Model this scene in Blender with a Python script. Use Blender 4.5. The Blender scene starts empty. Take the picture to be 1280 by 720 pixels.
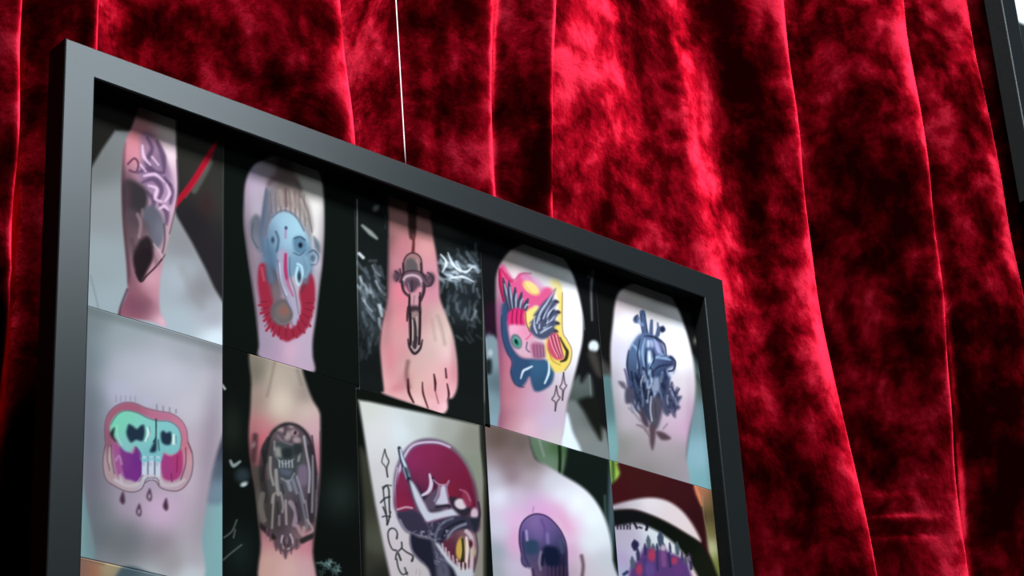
import bpy, math, random
import numpy as np
from mathutils import Matrix, Vector

C = bpy.context.scene.collection
SC = bpy.context.scene

# ------------------------------------------------------------------ camera
# world: X runs along the wall, Y away from the viewer into the curtain, Z up;
# the front face of the poster frame is the plane Y = 0, its top left corner at X = 0, Z = TOP
FPX = 3031.0
XD = np.array([3927., 1340., FPX]); XD /= np.linalg.norm(XD)
UD = np.array([-362., -5799., FPX]); UD -= XD * (XD @ UD); UD /= np.linalg.norm(UD)
ND = -np.cross(XD, UD)
DIST = 2.1
P0 = np.array([(82-640)/FPX, (47-360)/FPX, 1.]) * DIST
TOP = 2.685
def to_world(v): return Vector((float(v @ XD), float(v @ ND), float(v @ UD)))
cam_d = bpy.data.cameras.new('camera'); cam = bpy.data.objects.new('camera', cam_d); C.objects.link(cam)
cam_d.sensor_width = 36; cam_d.lens = FPX / 1280 * 36; cam_d.clip_start = .05
cx_, cy_, cz_ = to_world(np.array([1., 0, 0])), to_world(np.array([0, -1., 0])), to_world(np.array([0, 0, -1.]))
loc = to_world(-P0) + Vector((0, 0, TOP))
M = Matrix(((cx_.x, cy_.x, cz_.x, loc.x), (cx_.y, cy_.y, cz_.y, loc.y), (cx_.z, cy_.z, cz_.z, loc.z), (0, 0, 0, 1)))
cam.matrix_world = M
SC.camera = cam

# ------------------------------------------------------------------ world, light, exposure
w = bpy.data.worlds.new('room_light'); SC.world = w; w.use_nodes = True
w.node_tree.nodes['Background'].inputs[0].default_value = (.55, .66, .72, 1)
w.node_tree.nodes['Background'].inputs[1].default_value = .055
def area(name, pos, target, size, power, col, sy=None):
    d = bpy.data.lights.new(name, 'AREA'); d.shape = 'RECTANGLE'; d.size = size; d.size_y = sy or size
    d.energy = power; d.color = col
    o = bpy.data.objects.new(name, d); C.objects.link(o); o.location = pos
    o.rotation_euler = (Vector(target)-Vector(pos)).to_track_quat('-Z', 'Y').to_euler()
    return o
area('ceiling_spot_panel', (.18, -1.0, TOP+1.75), (.5, .05, TOP-.2), .34, 140, (.92, .97, 1.0), .34)
area('ceiling_far_panel', (1.20, -2.2, TOP+1.62), (.2, 0, TOP-.1), 1.0, 40, (.78, .92, 1.0), .7)
SC.view_settings.view_transform = 'Standard'; SC.view_settings.look = 'None'
SC.view_settings.gamma = 1; SC.view_settings.use_curve_mapping = False
SC.view_settings.exposure = 0.0
# ------------------------------------------------------------------ picture painter (the photo prints)
def spline(pts, closed, n=5):
    P = np.array([p[:2] for p in pts], float); L = len(P)
    if L < 3: return P
    out = []
    rng = range(L) if closed else range(L - 1)
    for i in rng:
        if closed:
            a, b, c, d = P[(i-1) % L], P[i], P[(i+1) % L], P[(i+2) % L]
        else:
            a, b, c, d = P[max(i-1, 0)], P[i], P[i+1], P[min(i+2, L-1)]
        for k in range(n):
            t = k / n
            out.append(.5*((2*b)+(c-a)*t+(2*a-5*b+4*c-d)*t*t+(3*b-a-3*c+d)*t**3))
    if not closed: out.append(P[-1])
    return np.array(out)

def sstep(x):
    x = np.clip(x, 0, 1); return x*x*(3-2*x)

class Pic:
    """colours a cloud of points (x, y in drawing units) with soft edged shapes"""
    def __init__(s, x, y, base):
        s.x = x; s.y = y; s.c = np.empty((len(x), 3)); s.c[:] = base; s.clip = None
    def _mix(s, idx, a, col):
        if s.clip is not None: a = a * s.clip[idx]
        col = np.asarray(col, float)
        s.c[idx] += (col - s.c[idx]) * a[:, None]
    def _cov(s, pts, soft):
        P = np.asarray(pts, float)
        x0, y0 = P.min(0) - soft; x1, y1 = P.max(0) + soft
        idx = np.nonzero((s.x > x0) & (s.x < x1) & (s.y > y0) & (s.y < y1))[0]
        if not len(idx): return idx, np.zeros(0)
        X = s.x[idx]; Y = s.y[idx]
        d2 = np.full(len(X), 1e9); ins = np.zeros(len(X), bool)
        for i in range(len(P)):
            ax, ay = P[i]; bx, by = P[(i+1) % len(P)]
            ex, ey = bx-ax, by-ay; L = ex*ex+ey*ey
            if L < 1e-9: continue
            t = np.clip(((X-ax)*ex+(Y-ay)*ey)/L, 0, 1)
            d2 = np.minimum(d2, (X-ax-t*ex)**2+(Y-ay-t*ey)**2)
            if ay != by:
                m = ((ay > Y) != (by > Y)) & (X < (bx-ax)*(Y-ay)/(by-ay)+ax)
                ins ^= m
        d = np.sqrt(d2); d = np.where(ins, d, -d)
        return idx, sstep(.5 + d/(soft*1.0+.6)*.5)
    def poly(s, pts, col, soft=1., a=1., sm=True):
        P = spline(pts, True) if sm else np.array(pts, float)
        idx, al = s._cov(P, soft+1)
        al = al if len(al) else al
        s._mix(idx, al*a, col)
    def field(s, pts, samples, soft=1., a=1., sm=True, sig=1.0):
        """polygon filled by smooth blending of colour samples (x, y, colour)"""
        P = spline(pts, True) if sm else np.array(pts, float)
        idx, al = s._cov(P, soft+1)
        if not len(idx): return
        s._mix(idx, al*a, s.blend(idx, samples))
    def blend(s, idx, samples):
        X = s.x[idx]; Y = s.y[idx]; W = np.zeros(len(X)); C = np.zeros((len(X), 3))
        for q in samples:
            w = 1/((X-q[0])**2+((Y-q[1]))**2+170.)**1.6
            W += w; C += w[:, None]*np.array(q[2], float)
        return C/W[:, None]
    def line(s, pts, w, col, soft=.8, a=1., sm=True):
        P = spline(pts, False) if sm else np.array([p[:2] for p in pts], float)
        ws = np.interp(np.linspace(0, 1, len(P)), np.linspace(0, 1, len(w)), w) if hasattr(w, '__len__') else np.full(len(P), float(w))
        m = ws.max()/2+soft+1
        x0, y0 = P.min(0)-m; x1, y1 = P.max(0)+m
        idx = np.nonzero((s.x > x0) & (s.x < x1) & (s.y > y0) & (s.y < y1))[0]
        if not len(idx): return
        X = s.x[idx]; Y = s.y[idx]; best = np.full(len(X), -1e9)
        for i in range(len(P)-1):
            ax, ay = P[i]; bx, by = P[i+1]; ex, ey = bx-ax, by-ay; L = ex*ex+ey*ey+1e-9
            t = np.clip(((X-ax)*ex+(Y-ay)*ey)/L, 0, 1)
            d = np.hypot(X-ax-t*ex, Y-ay-t*ey)
            best = np.maximum(best, (ws[i]*(1-t)+ws[i+1]*t)/2-d)
        s._mix(idx, sstep(.5+best/(soft+.6)*.5*1.2)*a, col)
    def ell(s, cx, cy, rx, ry, col, ang=0, soft=1., a=1.):
        t = math.radians(ang); c, n = math.cos(t), math.sin(t)
        X = s.x-cx; Y = s.y-cy
        u = (X*c+Y*n)/rx; v = (-X*n+Y*c)/ry
        r = np.sqrt(u*u+v*v); k = min(rx, ry)
        d = (1-r)*k
        idx = np.nonzero(d > -soft-1)[0]
        s._mix(idx, sstep(.5+d[idx]/(soft+.6)*.5)*a, col)
    def glow(s, cx, cy, rx, ry, col, ang=0, a=1.):
        t = math.radians(ang); c, n = math.cos(t), math.sin(t)
        X = s.x-cx; Y = s.y-cy
        u = (X*c+Y*n)/rx; v = (-X*n+Y*c)/ry
        g = np.exp(-(u*u+v*v)); idx = np.nonzero(g > .01)[0]
        s._mix(idx, g[idx]*a, col)
    def scribble(s, rnd, box, n, cols, L, w, a=.7, ang=90, spread=15, soft=.8):
        x0, y0, x1, y1 = box
        for i in range(n):
            x = rnd.uniform(x0, x1); y = rnd.uniform(y0, y1); l = rnd.uniform(.5, 1)*L
            t = math.radians(ang+rnd.uniform(-spread, spread)); b = rnd.uniform(-.09, .09)*l
            dx, dy = math.cos(t)*l/2, math.sin(t)*l/2
            s.line([(x-dx, y-dy), (x+b*math.sin(t), y-b*math.cos(t)), (x+dx, y+dy)], rnd.uniform(.6, 1)*w, rnd.choice(cols), soft, a*rnd.uniform(.5, 1))
    def mask(s, pts, soft=1.):
        idx, al = s._cov(spline(pts, True), soft+1); m = np.zeros(len(s.x)); m[idx] = al; s.clip = m
    def unmask(s): s.clip = None

def art_forearm(p):
    rnd = random.Random(1)
    p.field([(90,60),(300,60),(300,460),(90,460)], [(125,120,(34,32,30)),(250,150,(52,50,44)),(270,250,(58,56,50)),(140,140,(40,38,34)),(270,330,(46,42,46)),(240,280,(44,40,44))], sm=False)
    p.field([(100,232),(118,203),(128,186),(144,163),(175,165),(222,272),(240,303),(258,338),(268,360),(279,378),(300,400),(300,470),(80,470)],
            [(125,205,(118,120,120)),(135,260,(140,144,146)),(125,330,(150,160,164)),(135,385,(156,168,174)),(230,300,(140,138,142)),(225,350,(168,176,184)),(250,360,(140,136,140)),(265,395,(168,168,176)),(270,425,(214,226,234)),(225,405,(170,182,190))], soft=1.5, sm=False)
    p.line([(228,335),(240,362),(252,382)], 11, (148,144,146), 6, .45)
    p.line([(113,345),(120,372),(124,392)], 1.5, (118,130,136), 2, .6)
    p.line([(262,203),(252,222),(243,238)], 8, (96,96,92), 3, .8)
    p.line([(270,178),(255,205),(238,232),(217,258)], [5,8,8,7], (172,22,44), 1.5)
    p.line([(266,195),(250,220),(232,247)], 2, (214,60,70), 1.5, .4)
    p.glow(258,255,10,16,(70,34,42),0,.5)
    leg = [(178,95),(176,118),(168,150),(156,180),(152.5,215),(153,265),(156,305),(159,340),(159,365),(151,385),(149,394),(165,398),(190,402),(206,408),(206,402),(200,388),(199,368),(201,345),(206,318),(212,292),(219,262),(222,235),(221,200),(220,165),(221,130),(223,95)]
    p.field(leg, [(178,130,(138,96,92)),(210,130,(196,176,164)),(196,120,(150,110,104)),(213,190,(232,206,214)),(212,160,(206,190,180)),(175,168,(190,110,116)),(165,190,(214,130,146)),(157,230,(120,84,96)),(190,215,(190,150,178)),(215,240,(214,176,200)),(160,300,(120,88,96)),(185,300,(170,130,144)),(208,300,(190,150,160)),(162,350,(132,84,96)),(188,350,(216,158,170)),(165,375,(136,78,96)),(180,380,(128,84,94)),(195,370,(206,140,158)),(160,392,(160,92,112)),(203,404,(222,170,186))], soft=1.2)
    p.mask(leg)
    pu = (112,88,126); dp = (82,62,92)
    p.line([(160,205),(168,198),(173,205),(170,215),(162,213)], 2.5, (110,62,86), 1.2)
    p.field([(176,168),(188,166),(200,180),(208,200),(216,225),(219,248),(210,262),(196,258),(182,240),(174,222),(176,200)],[(185,185,(150,112,140)),(195,215,(140,108,140)),(208,240,(164,128,158)),(205,200,(104,80,110))],3,.8)
    for q in [[(184,172),(190,186),(184,202),(192,214),(205,216)],[(196,176),(204,196),(205,214)],[(172,216),(186,212),(200,222),(214,232)],[(178,228),(192,224),(202,236),(198,250)],[(206,222),(214,238),(213,254)],[(184,240),(192,250),(190,262)],[(200,256),(208,266),(208,280)]]:
        p.line(q, [3,7,3], (98,72,104), 2.2, .85)
    for q in [[(178,182),(180,196),(188,206)],[(190,196),(198,206)],[(180,220),(194,218),(206,228)],[(186,232),(196,236),(194,248),(202,252)],[(208,230),(212,242),(206,252)],[(198,262),(205,258),(210,262)],[(176,206),(182,214)]]:
        p.line(q, [2,4.5,2], (232,194,222), 1.8, .85)
    p.field([(153,232),(160,224),(175,230),(184,240),(184,258),(178,272),(172,292),(164,305),(157,296),(153,262)], [(158,245,(64,56,60)),(175,248,(58,52,58)),(165,285,(86,70,76)),(160,300,(110,84,88))], 3)
    p.glow(158,255,6,40,(92,66,78),0,.6)
    p.field([(180,262),(190,256),(200,265),(206,280),(204,300),(197,310),(190,304),(184,292),(178,276)], [(190,268,(96,94,108)),(200,285,(124,122,138)),(186,285,(92,88,98))], 2.5)
    p.line([(178,262),(176,282),(180,296)], 3, (150,124,130), 2, .6)
    p.line([(162,300),(172,290),(180,300)], 3, (96,76,80), 2, .7)
    p.poly([(176,300),(184,296),(189,304),(190,322),(183,338),(176,351),(170,338),(168,322),(172,310)], (44,36,40), 1.6)
    p.line([(207,318),(196,332),(184,344),(176,352),(170,340)], 1.8, (52,32,40), 1)
    p.line([(205,280),(206,300),(203,316)], 2, (84,66,76), 1.2, .8)
    p.line([(192,305),(200,315),(203,322)], 2, (210,180,190), 1.5, .6)
    p.unmask()
    p.mask(leg)
    p.line([(153,180),(152,215),(153,265),(158,320),(159,352)], 7, (74,50,60), 4, .75)
    p.field([(156,268),(166,262),(176,272),(184,282),(186,300),(178,312),(168,318),(159,310)],[(160,290,(104,78,84)),(175,300,(116,92,98)),(170,275,(84,68,74))],3.5,.85)
    p.line([(165,300),(170,318),(176,332)],5,(92,66,74),3,.6); p.line([(186,300),(192,318),(196,330)],5,(124,96,108),3,.6)
    p.line([(172,268),(176,280),(174,296)],3.5,(168,132,140),2.4,.7); p.line([(180,300),(184,308)],3,(170,130,140),2,.6)
    p.line([(162,352),(172,368),(186,378)],8,(146,92,104),5,.5); p.glow(170,384,16,12,(128,74,94),0,.6); p.glow(203,402,5,6,(226,176,190),0,.6)
    p.poly([(176,300),(184,296),(190,304),(191,322),(184,338),(176,351),(169,338),(166,322),(170,310)], (44,34,38), 2.2, .9)
    p.unmask()
    p.line([(221,200),(223,235),(219,262),(212,292)], 1.5, (80,56,70), 1.2, .6)
    p.line([(159,362),(151,383),(149,394)], 3, (86,54,72), 1.5, .7)

def _edge(p, x0, y0, x1, y1, col, a=.8):
    p.line([(x0,y0),(x1,y1)], 1.6, col, .7, a, False)

def art_elephant(p):
    rnd = random.Random(2)
    p.c[:] = (21,27,24)
    arm = [(305,255),(307,228),(316,208),(334,197),(354,192),(376,195),(392,205),(401,220),(404.5,245),(405,285),(403,325),(399,360),(395,395),(391,425),(391,445),(392,465),(360,458),(325,447),(323.5,430),(321,400),(316.5,365),(312,335),(308,305),(305,280)]
    p.field(arm, [(315,215,(160,140,165)),(330,205,(140,128,128)),(380,205,(150,140,132)),(395,235,(176,168,158)),(310,240,(186,160,182)),(320,250,(170,158,172)),(398,255,(226,220,214)),(400,285,(214,206,204)),(310,300,(150,132,146)),(316,340,(150,126,140)),(398,330,(190,172,184)),(322,380,(156,128,146)),(392,390,(186,166,182)),(330,430,(156,140,160)),(345,440,(170,140,166)),(362,440,(212,166,188)),(380,450,(186,160,180)),(388,440,(180,162,182))], 1.4)
    p.mask(arm)
    p.glow(309,330,9,110,(110,96,106),-3,.6); p.glow(402,330,6,110,(128,116,124),3,.5)
    br = (112,84,84)
    p.field([(348,192),(362,193),(365,212),(373,226),(376,240),(360,246),(345,236),(334,234),(336,224),(346,214)], [(355,200,(116,100,94)),(350,225,(130,100,100)),(370,235,(110,84,82)),(340,230,(120,100,112))], 2.5)
    p.field([(331,248),(338,232),(352,226),(370,232),(378,246),(386,262),(390,285),(388,306),(378,292),(370,276),(358,268),(344,268),(338,280),(334,300),(328,292),(327,268)], [(336,250,(120,118,136)),(352,245,(176,156,150)),(366,250,(164,144,138)),(330,285,(100,106,126)),(380,275,(160,154,152)),(386,300,(140,140,146))], 2)
    for x in range(338, 384, 6):
        p.line([(x,238+abs(x-358)*.25),(x+1.5,266+max(0,x-362)*.9)], 1.4, (104,88,90), 1, .6)
        p.line([(x+3,240+abs(x-358)*.25),(x+4,264+max(0,x-362)*.9)], 1.6, (206,188,178), 1, .45)
    p.glow(355,215,12,22,(92,74,70),0,.75); p.glow(352,252,22,8,(150,128,122),10,.4)
    p.line([(333,236),(330,262),(327,290)], 3, (84,88,112), 1.5, .7)
    p.line([(376,244),(384,262),(390,290)], 1.5, (92,84,90), 1, .7)
    p.field([(313,276),(320,268),(328,276),(332,296),(330,314),(322,314),(316,304),(313,290)], [(318,285,(100,102,114)),(326,300,(120,122,136))], 2)
    p.line([(316,280),(315,296),(322,310)], 1.4, (66,70,84), 1, .6)
    p.field([(334,296),(338,278),(346,268),(358,265),(370,272),(379,286),(387,300),(391,318),(388,340),(380,352),(368,345),(350,352),(338,342),(331,322)], [(355,282,(150,186,204)),(372,285,(160,200,214)),(366,295,(158,196,212)),(338,290,(106,130,152)),(336,315,(104,134,160)),(340,338,(90,118,142)),(385,315,(120,150,172)),(372,330,(110,146,170)),(355,300,(150,176,198)),(386,335,(130,156,176))], 1.6)
    p.line([(340,272),(350,264),(360,264),(371,272),(380,288)], 2.2, (90,100,128), 1.4, .7)
    p.poly([(366,300),(372,295),(380,298),(383,308),(377,317),(369,314)], (92,128,152), 1.5)
    p.glow(336,325,10,26,(74,98,124),0,.7); p.glow(388,330,7,20,(82,108,132),0,.6)
    p.ell(375.5,306.5,2.6,3.2,(28,40,62)); p.line([(368,298),(375,296),(381,300)],1.4,(44,62,84),.8,.8)
    p.line([(367,316),(375,319),(382,312)],1.4,(60,80,104),.8,.7)
    p.line([(345,290),(348,300),(346,314)], 3, (70,92,112), 1.5, .8); p.ell(341,300,2,3.5,(52,70,92),soft=1.5)
    p.line([(334,300),(337,325),(344,345)], 3, (80,104,128), 2, .7)
    p.ell(391,322,7.5,8.5,(128,146,164),0,1.5,.9); p.line([(386,316),(392,313),(398,320),(396,330),(389,331)],1.8,(62,80,102),1,.9)
    p.poly([(392,296),(399,304),(400,316),(394,310)],(92,106,120),1.5,.9); p.ell(391,323,3,4,(74,96,118),0,1)
    p.ell(357.5,285,1.6,2,(60,60,90)); p.line([(357,288),(357,297)],3,(160,110,150),1.2,.6)
    red = (160,40,64); rd = (118,26,48)
    p.poly([(324,332),(332,330),(338,342),(346,362),(342,384),(348,402),(360,410),(372,404),(376,386),(374,366),(380,352),(388,342),(393,352),(394,372),(391,392),(385,408),(376,419),(366,424),(358,427),(348,421),(338,411),(331,396),(325,376),(322,352)], red, 1.2)
    for t in range(0, 190, 15):
        a = math.radians(t-5); cx, cy = 358, 378; R = 41 if 30 < t < 150 else 36
        x, y = cx+math.cos(a)*R*.95, cy+math.sin(a)*R*1.12
        p.line([(cx+math.cos(a)*23,cy+math.sin(a)*27),(x,y)],[4,7,3],red,1)
        p.line([(cx+math.cos(a+.12)*24,cy+math.sin(a+.12)*27),(cx+math.cos(a+.1)*R*.92,cy+math.sin(a+.1)*R*1.05)],1.3,rd,.8,.65)
    p.line([(327,335),(330,350)],3,(200,90,110),1.5,.6)
    p.field([(334,330),(345,340),(352,352),(350,375),(342,376),(338,360),(332,345)],[(340,345,(84,80,94)),(346,365,(124,104,108))],2.5)
    p.ell(353,390,15.5,17,(104,92,96),0,2.5); p.ell(354,389,9,10,(122,104,98),0,3); p.glow(355,389,5,5,(186,84,62))
    p.line([(344,398),(352,405),(362,402)],2,(134,124,128),1.5,.6)
    p.line([(354,318),(353,340),(357,358),(364,374),(370,390),(368,404)], [14,13,13,12,8,5], (158,150,174), 2)
    p.line([(349,330),(351,350),(358,368)], 2.5, (206,204,222), 1.5, .6)
    p.line([(347,325),(350,352),(357,372),(363,388)], 1.5, (86,92,112), 1, .7)
    p.line([(362,322),(363,345),(369,365),(373,392)], 1.6, (98,98,120), 1, .7)
    p.line([(357,318),(357,338),(360,355),(366,370)], [3.5,4.5,4,2], (176,52,104), 1)
    p.line([(372,330),(377,334),(378,348),(373,356),(370,345),(372,334)], 3, (170,206,220), 1.2)
    p.ell(374,346,2.2,6,(52,70,84)); p.poly([(378,350),(388,338),(386,350),(376,366)],(96,52,64),2,.6)
    p.line([(383,322),(386,336),(382,346)],4,(140,180,200),1.5,.7)
    p.field([(330,262),(333,240),(345,226),(350,200),(361,200),(368,222),(379,240),(388,262),(391,286),(382,276),(372,262),(358,258),(344,262),(336,276)],[(340,250,(112,106,118)),(356,215,(104,86,80)),(358,245,(134,114,108)),(380,262,(130,116,114)),(334,270,(90,98,118))],3.5,.55)
    p.line([(334,240),(331,262),(326,292),(332,318)],5,(84,98,122),3,.6); p.line([(350,238),(352,256)],3,(172,150,142),2,.6); p.line([(364,238),(368,258)],3,(176,154,144),2,.6); p.line([(357,236),(358,258)],2,(100,72,76),1.5,.7); p.line([(376,250),(383,270)],3,(172,156,150),2,.6)
    p.line([(331,300),(334,325),(340,350)],7,(92,120,146),4,.6); p.line([(384,312),(386,334),(382,352)],6,(104,138,162),3.5,.6)
    p.glow(397,330,6,10,(196,186,200),0,.5); p.glow(348,362,7,14,(120,104,112),0,.5); p.ell(353,394,11,11,(116,104,104),0,4,.5)
    p.line([(359,352),(365,372),(370,392),(364,408)],5,(178,166,182),3,.5)
    p.unmask()
    p.line([(305,256),(305.5,285),(310,320),(317,365),(322,410)], 2, (96,84,96), 1.5, .5)
    _edge(p, 279.2,170,277.6,470,(120,124,118),.5)

def art_foot(p):
    rnd = random.Random(3)
    p.c[:] = (27,31,31)
    _edge(p, 446.4,250,447,490,(128,130,122)); _edge(p, 603.5,330,606,540,(150,150,146),.7)
    p.field([(440,470),(610,505),(610,560),(440,540)],[(460,480,(30,34,34)),(590,520,(30,34,32))],3,.6)
    p.glow(560,275,28,26,(72,70,62),0,.7); p.glow(470,410,10,20,(54,60,62),0,.8)
    W = [(206,216,226),(150,160,172),(110,120,128),(236,240,246)]
    p.glow(575,340,22,16,(96,108,118),20,.7); p.glow(575,385,20,22,(58,68,76),0,.6)
    p.scribble(rnd,(549,310,597,336),34,[(110,120,128),(74,84,92),(40,46,50)],13,4,.8,60,40,1.6)
    p.scribble(rnd,(550,326,597,354),34,[(200,212,224),(120,132,144),(60,68,76),(160,172,184)],13,4.2,.85,28,35,1.6)
    p.scribble(rnd,(552,352,598,395),34,[(110,122,132),(150,162,172),(40,48,54),(84,94,104)],15,4,.6,95,25,2)
    p.scribble(rnd,(553,395,600,425),14,[(84,94,100),(104,110,118)],12,3,.5,60,40,2)
    for q in [[(551,318),(558,328),(553,340)],[(560,316),(566,330),(576,340)],[(570,335),(582,340),(590,334)],[(562,348),(578,346),(592,352)]]: p.line(q,[1,3.5,1],(228,236,242),1.4,.9)
    p.glow(460,375,14,34,(92,104,114),0,.7); p.scribble(rnd,(448,330,480,408),40,[(200,210,220),(130,142,152),(90,100,110),(36,42,46),(60,68,74)],20,4.2,.8,62,22,1.8)
    p.scribble(rnd,(447,402,474,445),18,[(90,102,110),(66,76,84)],14,3.4,.5,100,25,2)
    p.line([(453,282),(463,291),(471,298)],[3,6,3],(136,142,136),2); p.ell(470,260,3.5,4.5,(100,104,98),40,2)
    p.line([(449,317),(454,322)],4,(190,196,198),1.5); p.line([(462,326),(470,326)],3,(84,90,88),2,.7)
    p.scribble(rnd,(480,262,484,300),4,[(80,84,80)],10,1.5,.4)
    foot = [(482,215),(485,250),(486,295),(485,345),(484,376),(478,404),(475,430),(477,460),(480,487),(478,491),(492,497),(512,504),(524,508),(538,513),(552,517.5),(559,512),(560,499),(566,497),(571.5,484),(572,462),(570,440),(565,414),(557,392),(550,372),(549,350),(546,322),(541,292),(538,262),(538,215)]
    p.field(foot,[(490,250,(130,92,84)),(528,250,(140,100,90)),(500,275,(160,110,104)),(530,280,(150,104,98)),(488,300,(120,84,84)),(500,305,(206,120,132)),(532,310,(216,148,148)),(490,345,(178,120,128)),(492,335,(190,124,136)),(500,360,(226,118,140)),(540,340,(208,140,156)),(535,365,(206,128,150)),(530,395,(190,140,142)),(488,390,(190,124,130)),(500,400,(226,140,148)),(480,425,(190,130,134)),(495,425,(214,150,152)),(493,440,(226,136,146)),(515,455,(206,176,164)),(505,478,(180,110,116)),(492,470,(220,152,154)),(485,485,(230,180,180)),(500,492,(236,170,176)),(505,445,(196,140,144)),(535,440,(204,172,166)),(550,400,(206,176,166)),(553,420,(220,196,182)),(560,440,(232,190,192)),(566,470,(230,140,156)),(545,470,(226,176,172)),(522,480,(220,184,168)),(536,490,(222,150,152)),(550,490,(226,160,166)),(524,502,(244,206,200)),(554,512,(250,210,214)),(566,492,(240,180,186)),(545,508,(232,158,168))],1.3)
    p.mask(foot)
    p.line([(547,395),(552,410),(556,430)],4,(166,136,130),3,.5); p.line([(540,400),(544,425)],3,(176,140,136),3,.5)
    p.line([(510,452),(508,468),(511,484)],5,(130,84,86),3,.7)
    p.glow(495,485,12,6,(206,110,122),-10,.5); p.glow(485,478,8,14,(232,170,170),0,.4)
    for q,w in [([(510,474),(511,490),(517,503)],3.2),([(528,478),(529,492),(535,510)],2.2),([(542.5,468),(544,478),(544,488)],3),([(557,461),(558,472)],3.4),([(559,480),(561,492),(560,500)],2.6)]:
        p.line(q,[w*.5,w,w*.6],(66,26,34),1.1)
    p.line([(544,488),(548,504)],1.4,(150,70,84),1,.8)
    p.ell(556,508,5,4,(244,190,200),20,1.5,.5); p.ell(541,503,5,4,(238,180,184),20,2,.4)
    p.glow(484,330,6,70,(120,84,88),0,.6); p.glow(568,440,5,40,(170,110,118),0,.4); p.glow(505,365,12,30,(228,118,138),0,.45); p.glow(488,455,7,26,(214,120,132),0,.4)
    # hanging chain and cross
    k = (62,42,50); g = (104,76,88)
    p.line([(515,205),(515,250),(515.5,285),(515.5,296)],[11,11,10,7],(66,44,42),2.4)
    p.line([(516,294),(517,302),(516,318)],[4,3.4,4.5],(110,52,54),1)
    p.field([(505,340),(505,328),(509,319),(516,316),(523,320),(527,328),(526,342)],[(510,322,(160,110,112)),(520,326,(176,128,126)),(515,335,(90,78,82))],1.2)
    p.poly([(508,326),(515,323),(521,330),(520,339),(509,340)],(96,88,90),1.4)
    p.line([(505,343),(504,330),(508,320),(516,316),(524,320),(527,328),(526,343)],1.8,k,1,.9)
    p.line([(521,325),(524,333),(523,341)],2,(188,150,150),1,.6)
    p.ell(496,345,4,7,g,10,1.4); p.line([(494,339),(499,344),(496,351)],1.8,k,1); p.line([(500,336),(502,348)],1.6,k,.8)
    p.ell(537,349,6.5,8.5,g,20,1.5); p.line([(535,341),(541,347),(539,356),(533,358)],2,k,1); p.line([(536,343),(532,348),(537,351)],1.6,(176,130,146),1,.7)
    p.poly([(502,342),(515,338),(529,342),(533,352),(526,358),(504,356),(500,348)],(112,84,98),1.5)
    p.line([(503,356),(506,347),(515,344),(524,347),(528,356)],3.2,(196,160,172),1.2)
    p.line([(501,344),(510,339),(522,339),(532,345)],2,k,1,.8)
    p.poly([(507,354),(512,350),(519,350),(524,354),(520,362),(514,367),(509,361)],(88,66,80),1.3)
    p.line([(515,350),(515,364)],1.4,(60,42,56),.8); p.line([(510,354),(512,362)],1.4,(170,130,146),.8,.7)
    p.line([(502,352),(504,362),(510,369)],2.6,k,1); p.line([(531,356),(530,366),(526,376)],2.6,k,1); p.line([(528,360),(525,368)],2,(216,170,182),1,.6)
    p.line([(505,360),(510,368)],2.4,(214,150,164),1,.7)
    p.poly([(511,368),(524,368),(524,384),(521,388),(512,386)],(198,140,150),1.2)
    p.line([(512,368),(511,384)],1.8,k,.9); p.line([(525,366),(524,384)],1.8,k,.9); p.line([(518,370),(517,380)],1.3,(120,74,88),1,.6)
    p.poly([(510,385),(516,382),(525,384),(525,394),(516,392),(510,398)],(70,52,58),1.2)
    p.line([(510,384),(509,395),(509,401)],2,k,.8)
    p.poly([(512,394),(525,392),(525,428),(518,440),(513,428)],(150,120,120),1)
    p.line([(513,392),(514,412),(513,431)],2.2,(36,26,32),.8); p.line([(525,390),(525,410),(524,430)],2,(46,32,38),.8)
    p.line([(517,398),(520,414),(518,434)],[2,5,5],(62,54,56),1); p.line([(521,396),(522,420)],1.2,(204,180,176),.8,.8)
    p.line([(515.5,400),(516,425)],1.1,(216,190,186),.7,.8)
    p.line([(510,424),(512,434),(518,442),(525,436),(528,425)],[1.5,3,3.4,3,1.5],(56,42,52),1)
    p.line([(515,434),(519,438),(523,433)],1.2,(190,176,180),.8,.8)
    p.line([(504,330),(504,342),(500,352)],2.4,(56,38,46),1.4,.8); p.line([(526,330),(528,342),(533,350)],2.4,(56,38,46),1.4,.8)
    p.line([(503,352),(505,364),(511,370)],3.2,(60,42,50),1.4,.8); p.line([(529,354),(529,364),(525,372)],3.2,(60,42,50),1.4,.8)
    p.line([(512,372),(512,392),(513,430)],2.6,(44,30,36),1.2,.8); p.line([(525,372),(525,400),(524,430)],2.6,(50,34,40),1.2,.8)
    p.glow(496,345,6,6,(84,60,72),0,.6); p.glow(537,350,7,8,(84,60,74),0,.6)
    p.unmask()
    p.line([(485,300),(485,345),(483.5,378),(477,406),(474.5,430)],2,(90,66,70),1.6,.55)

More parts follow.
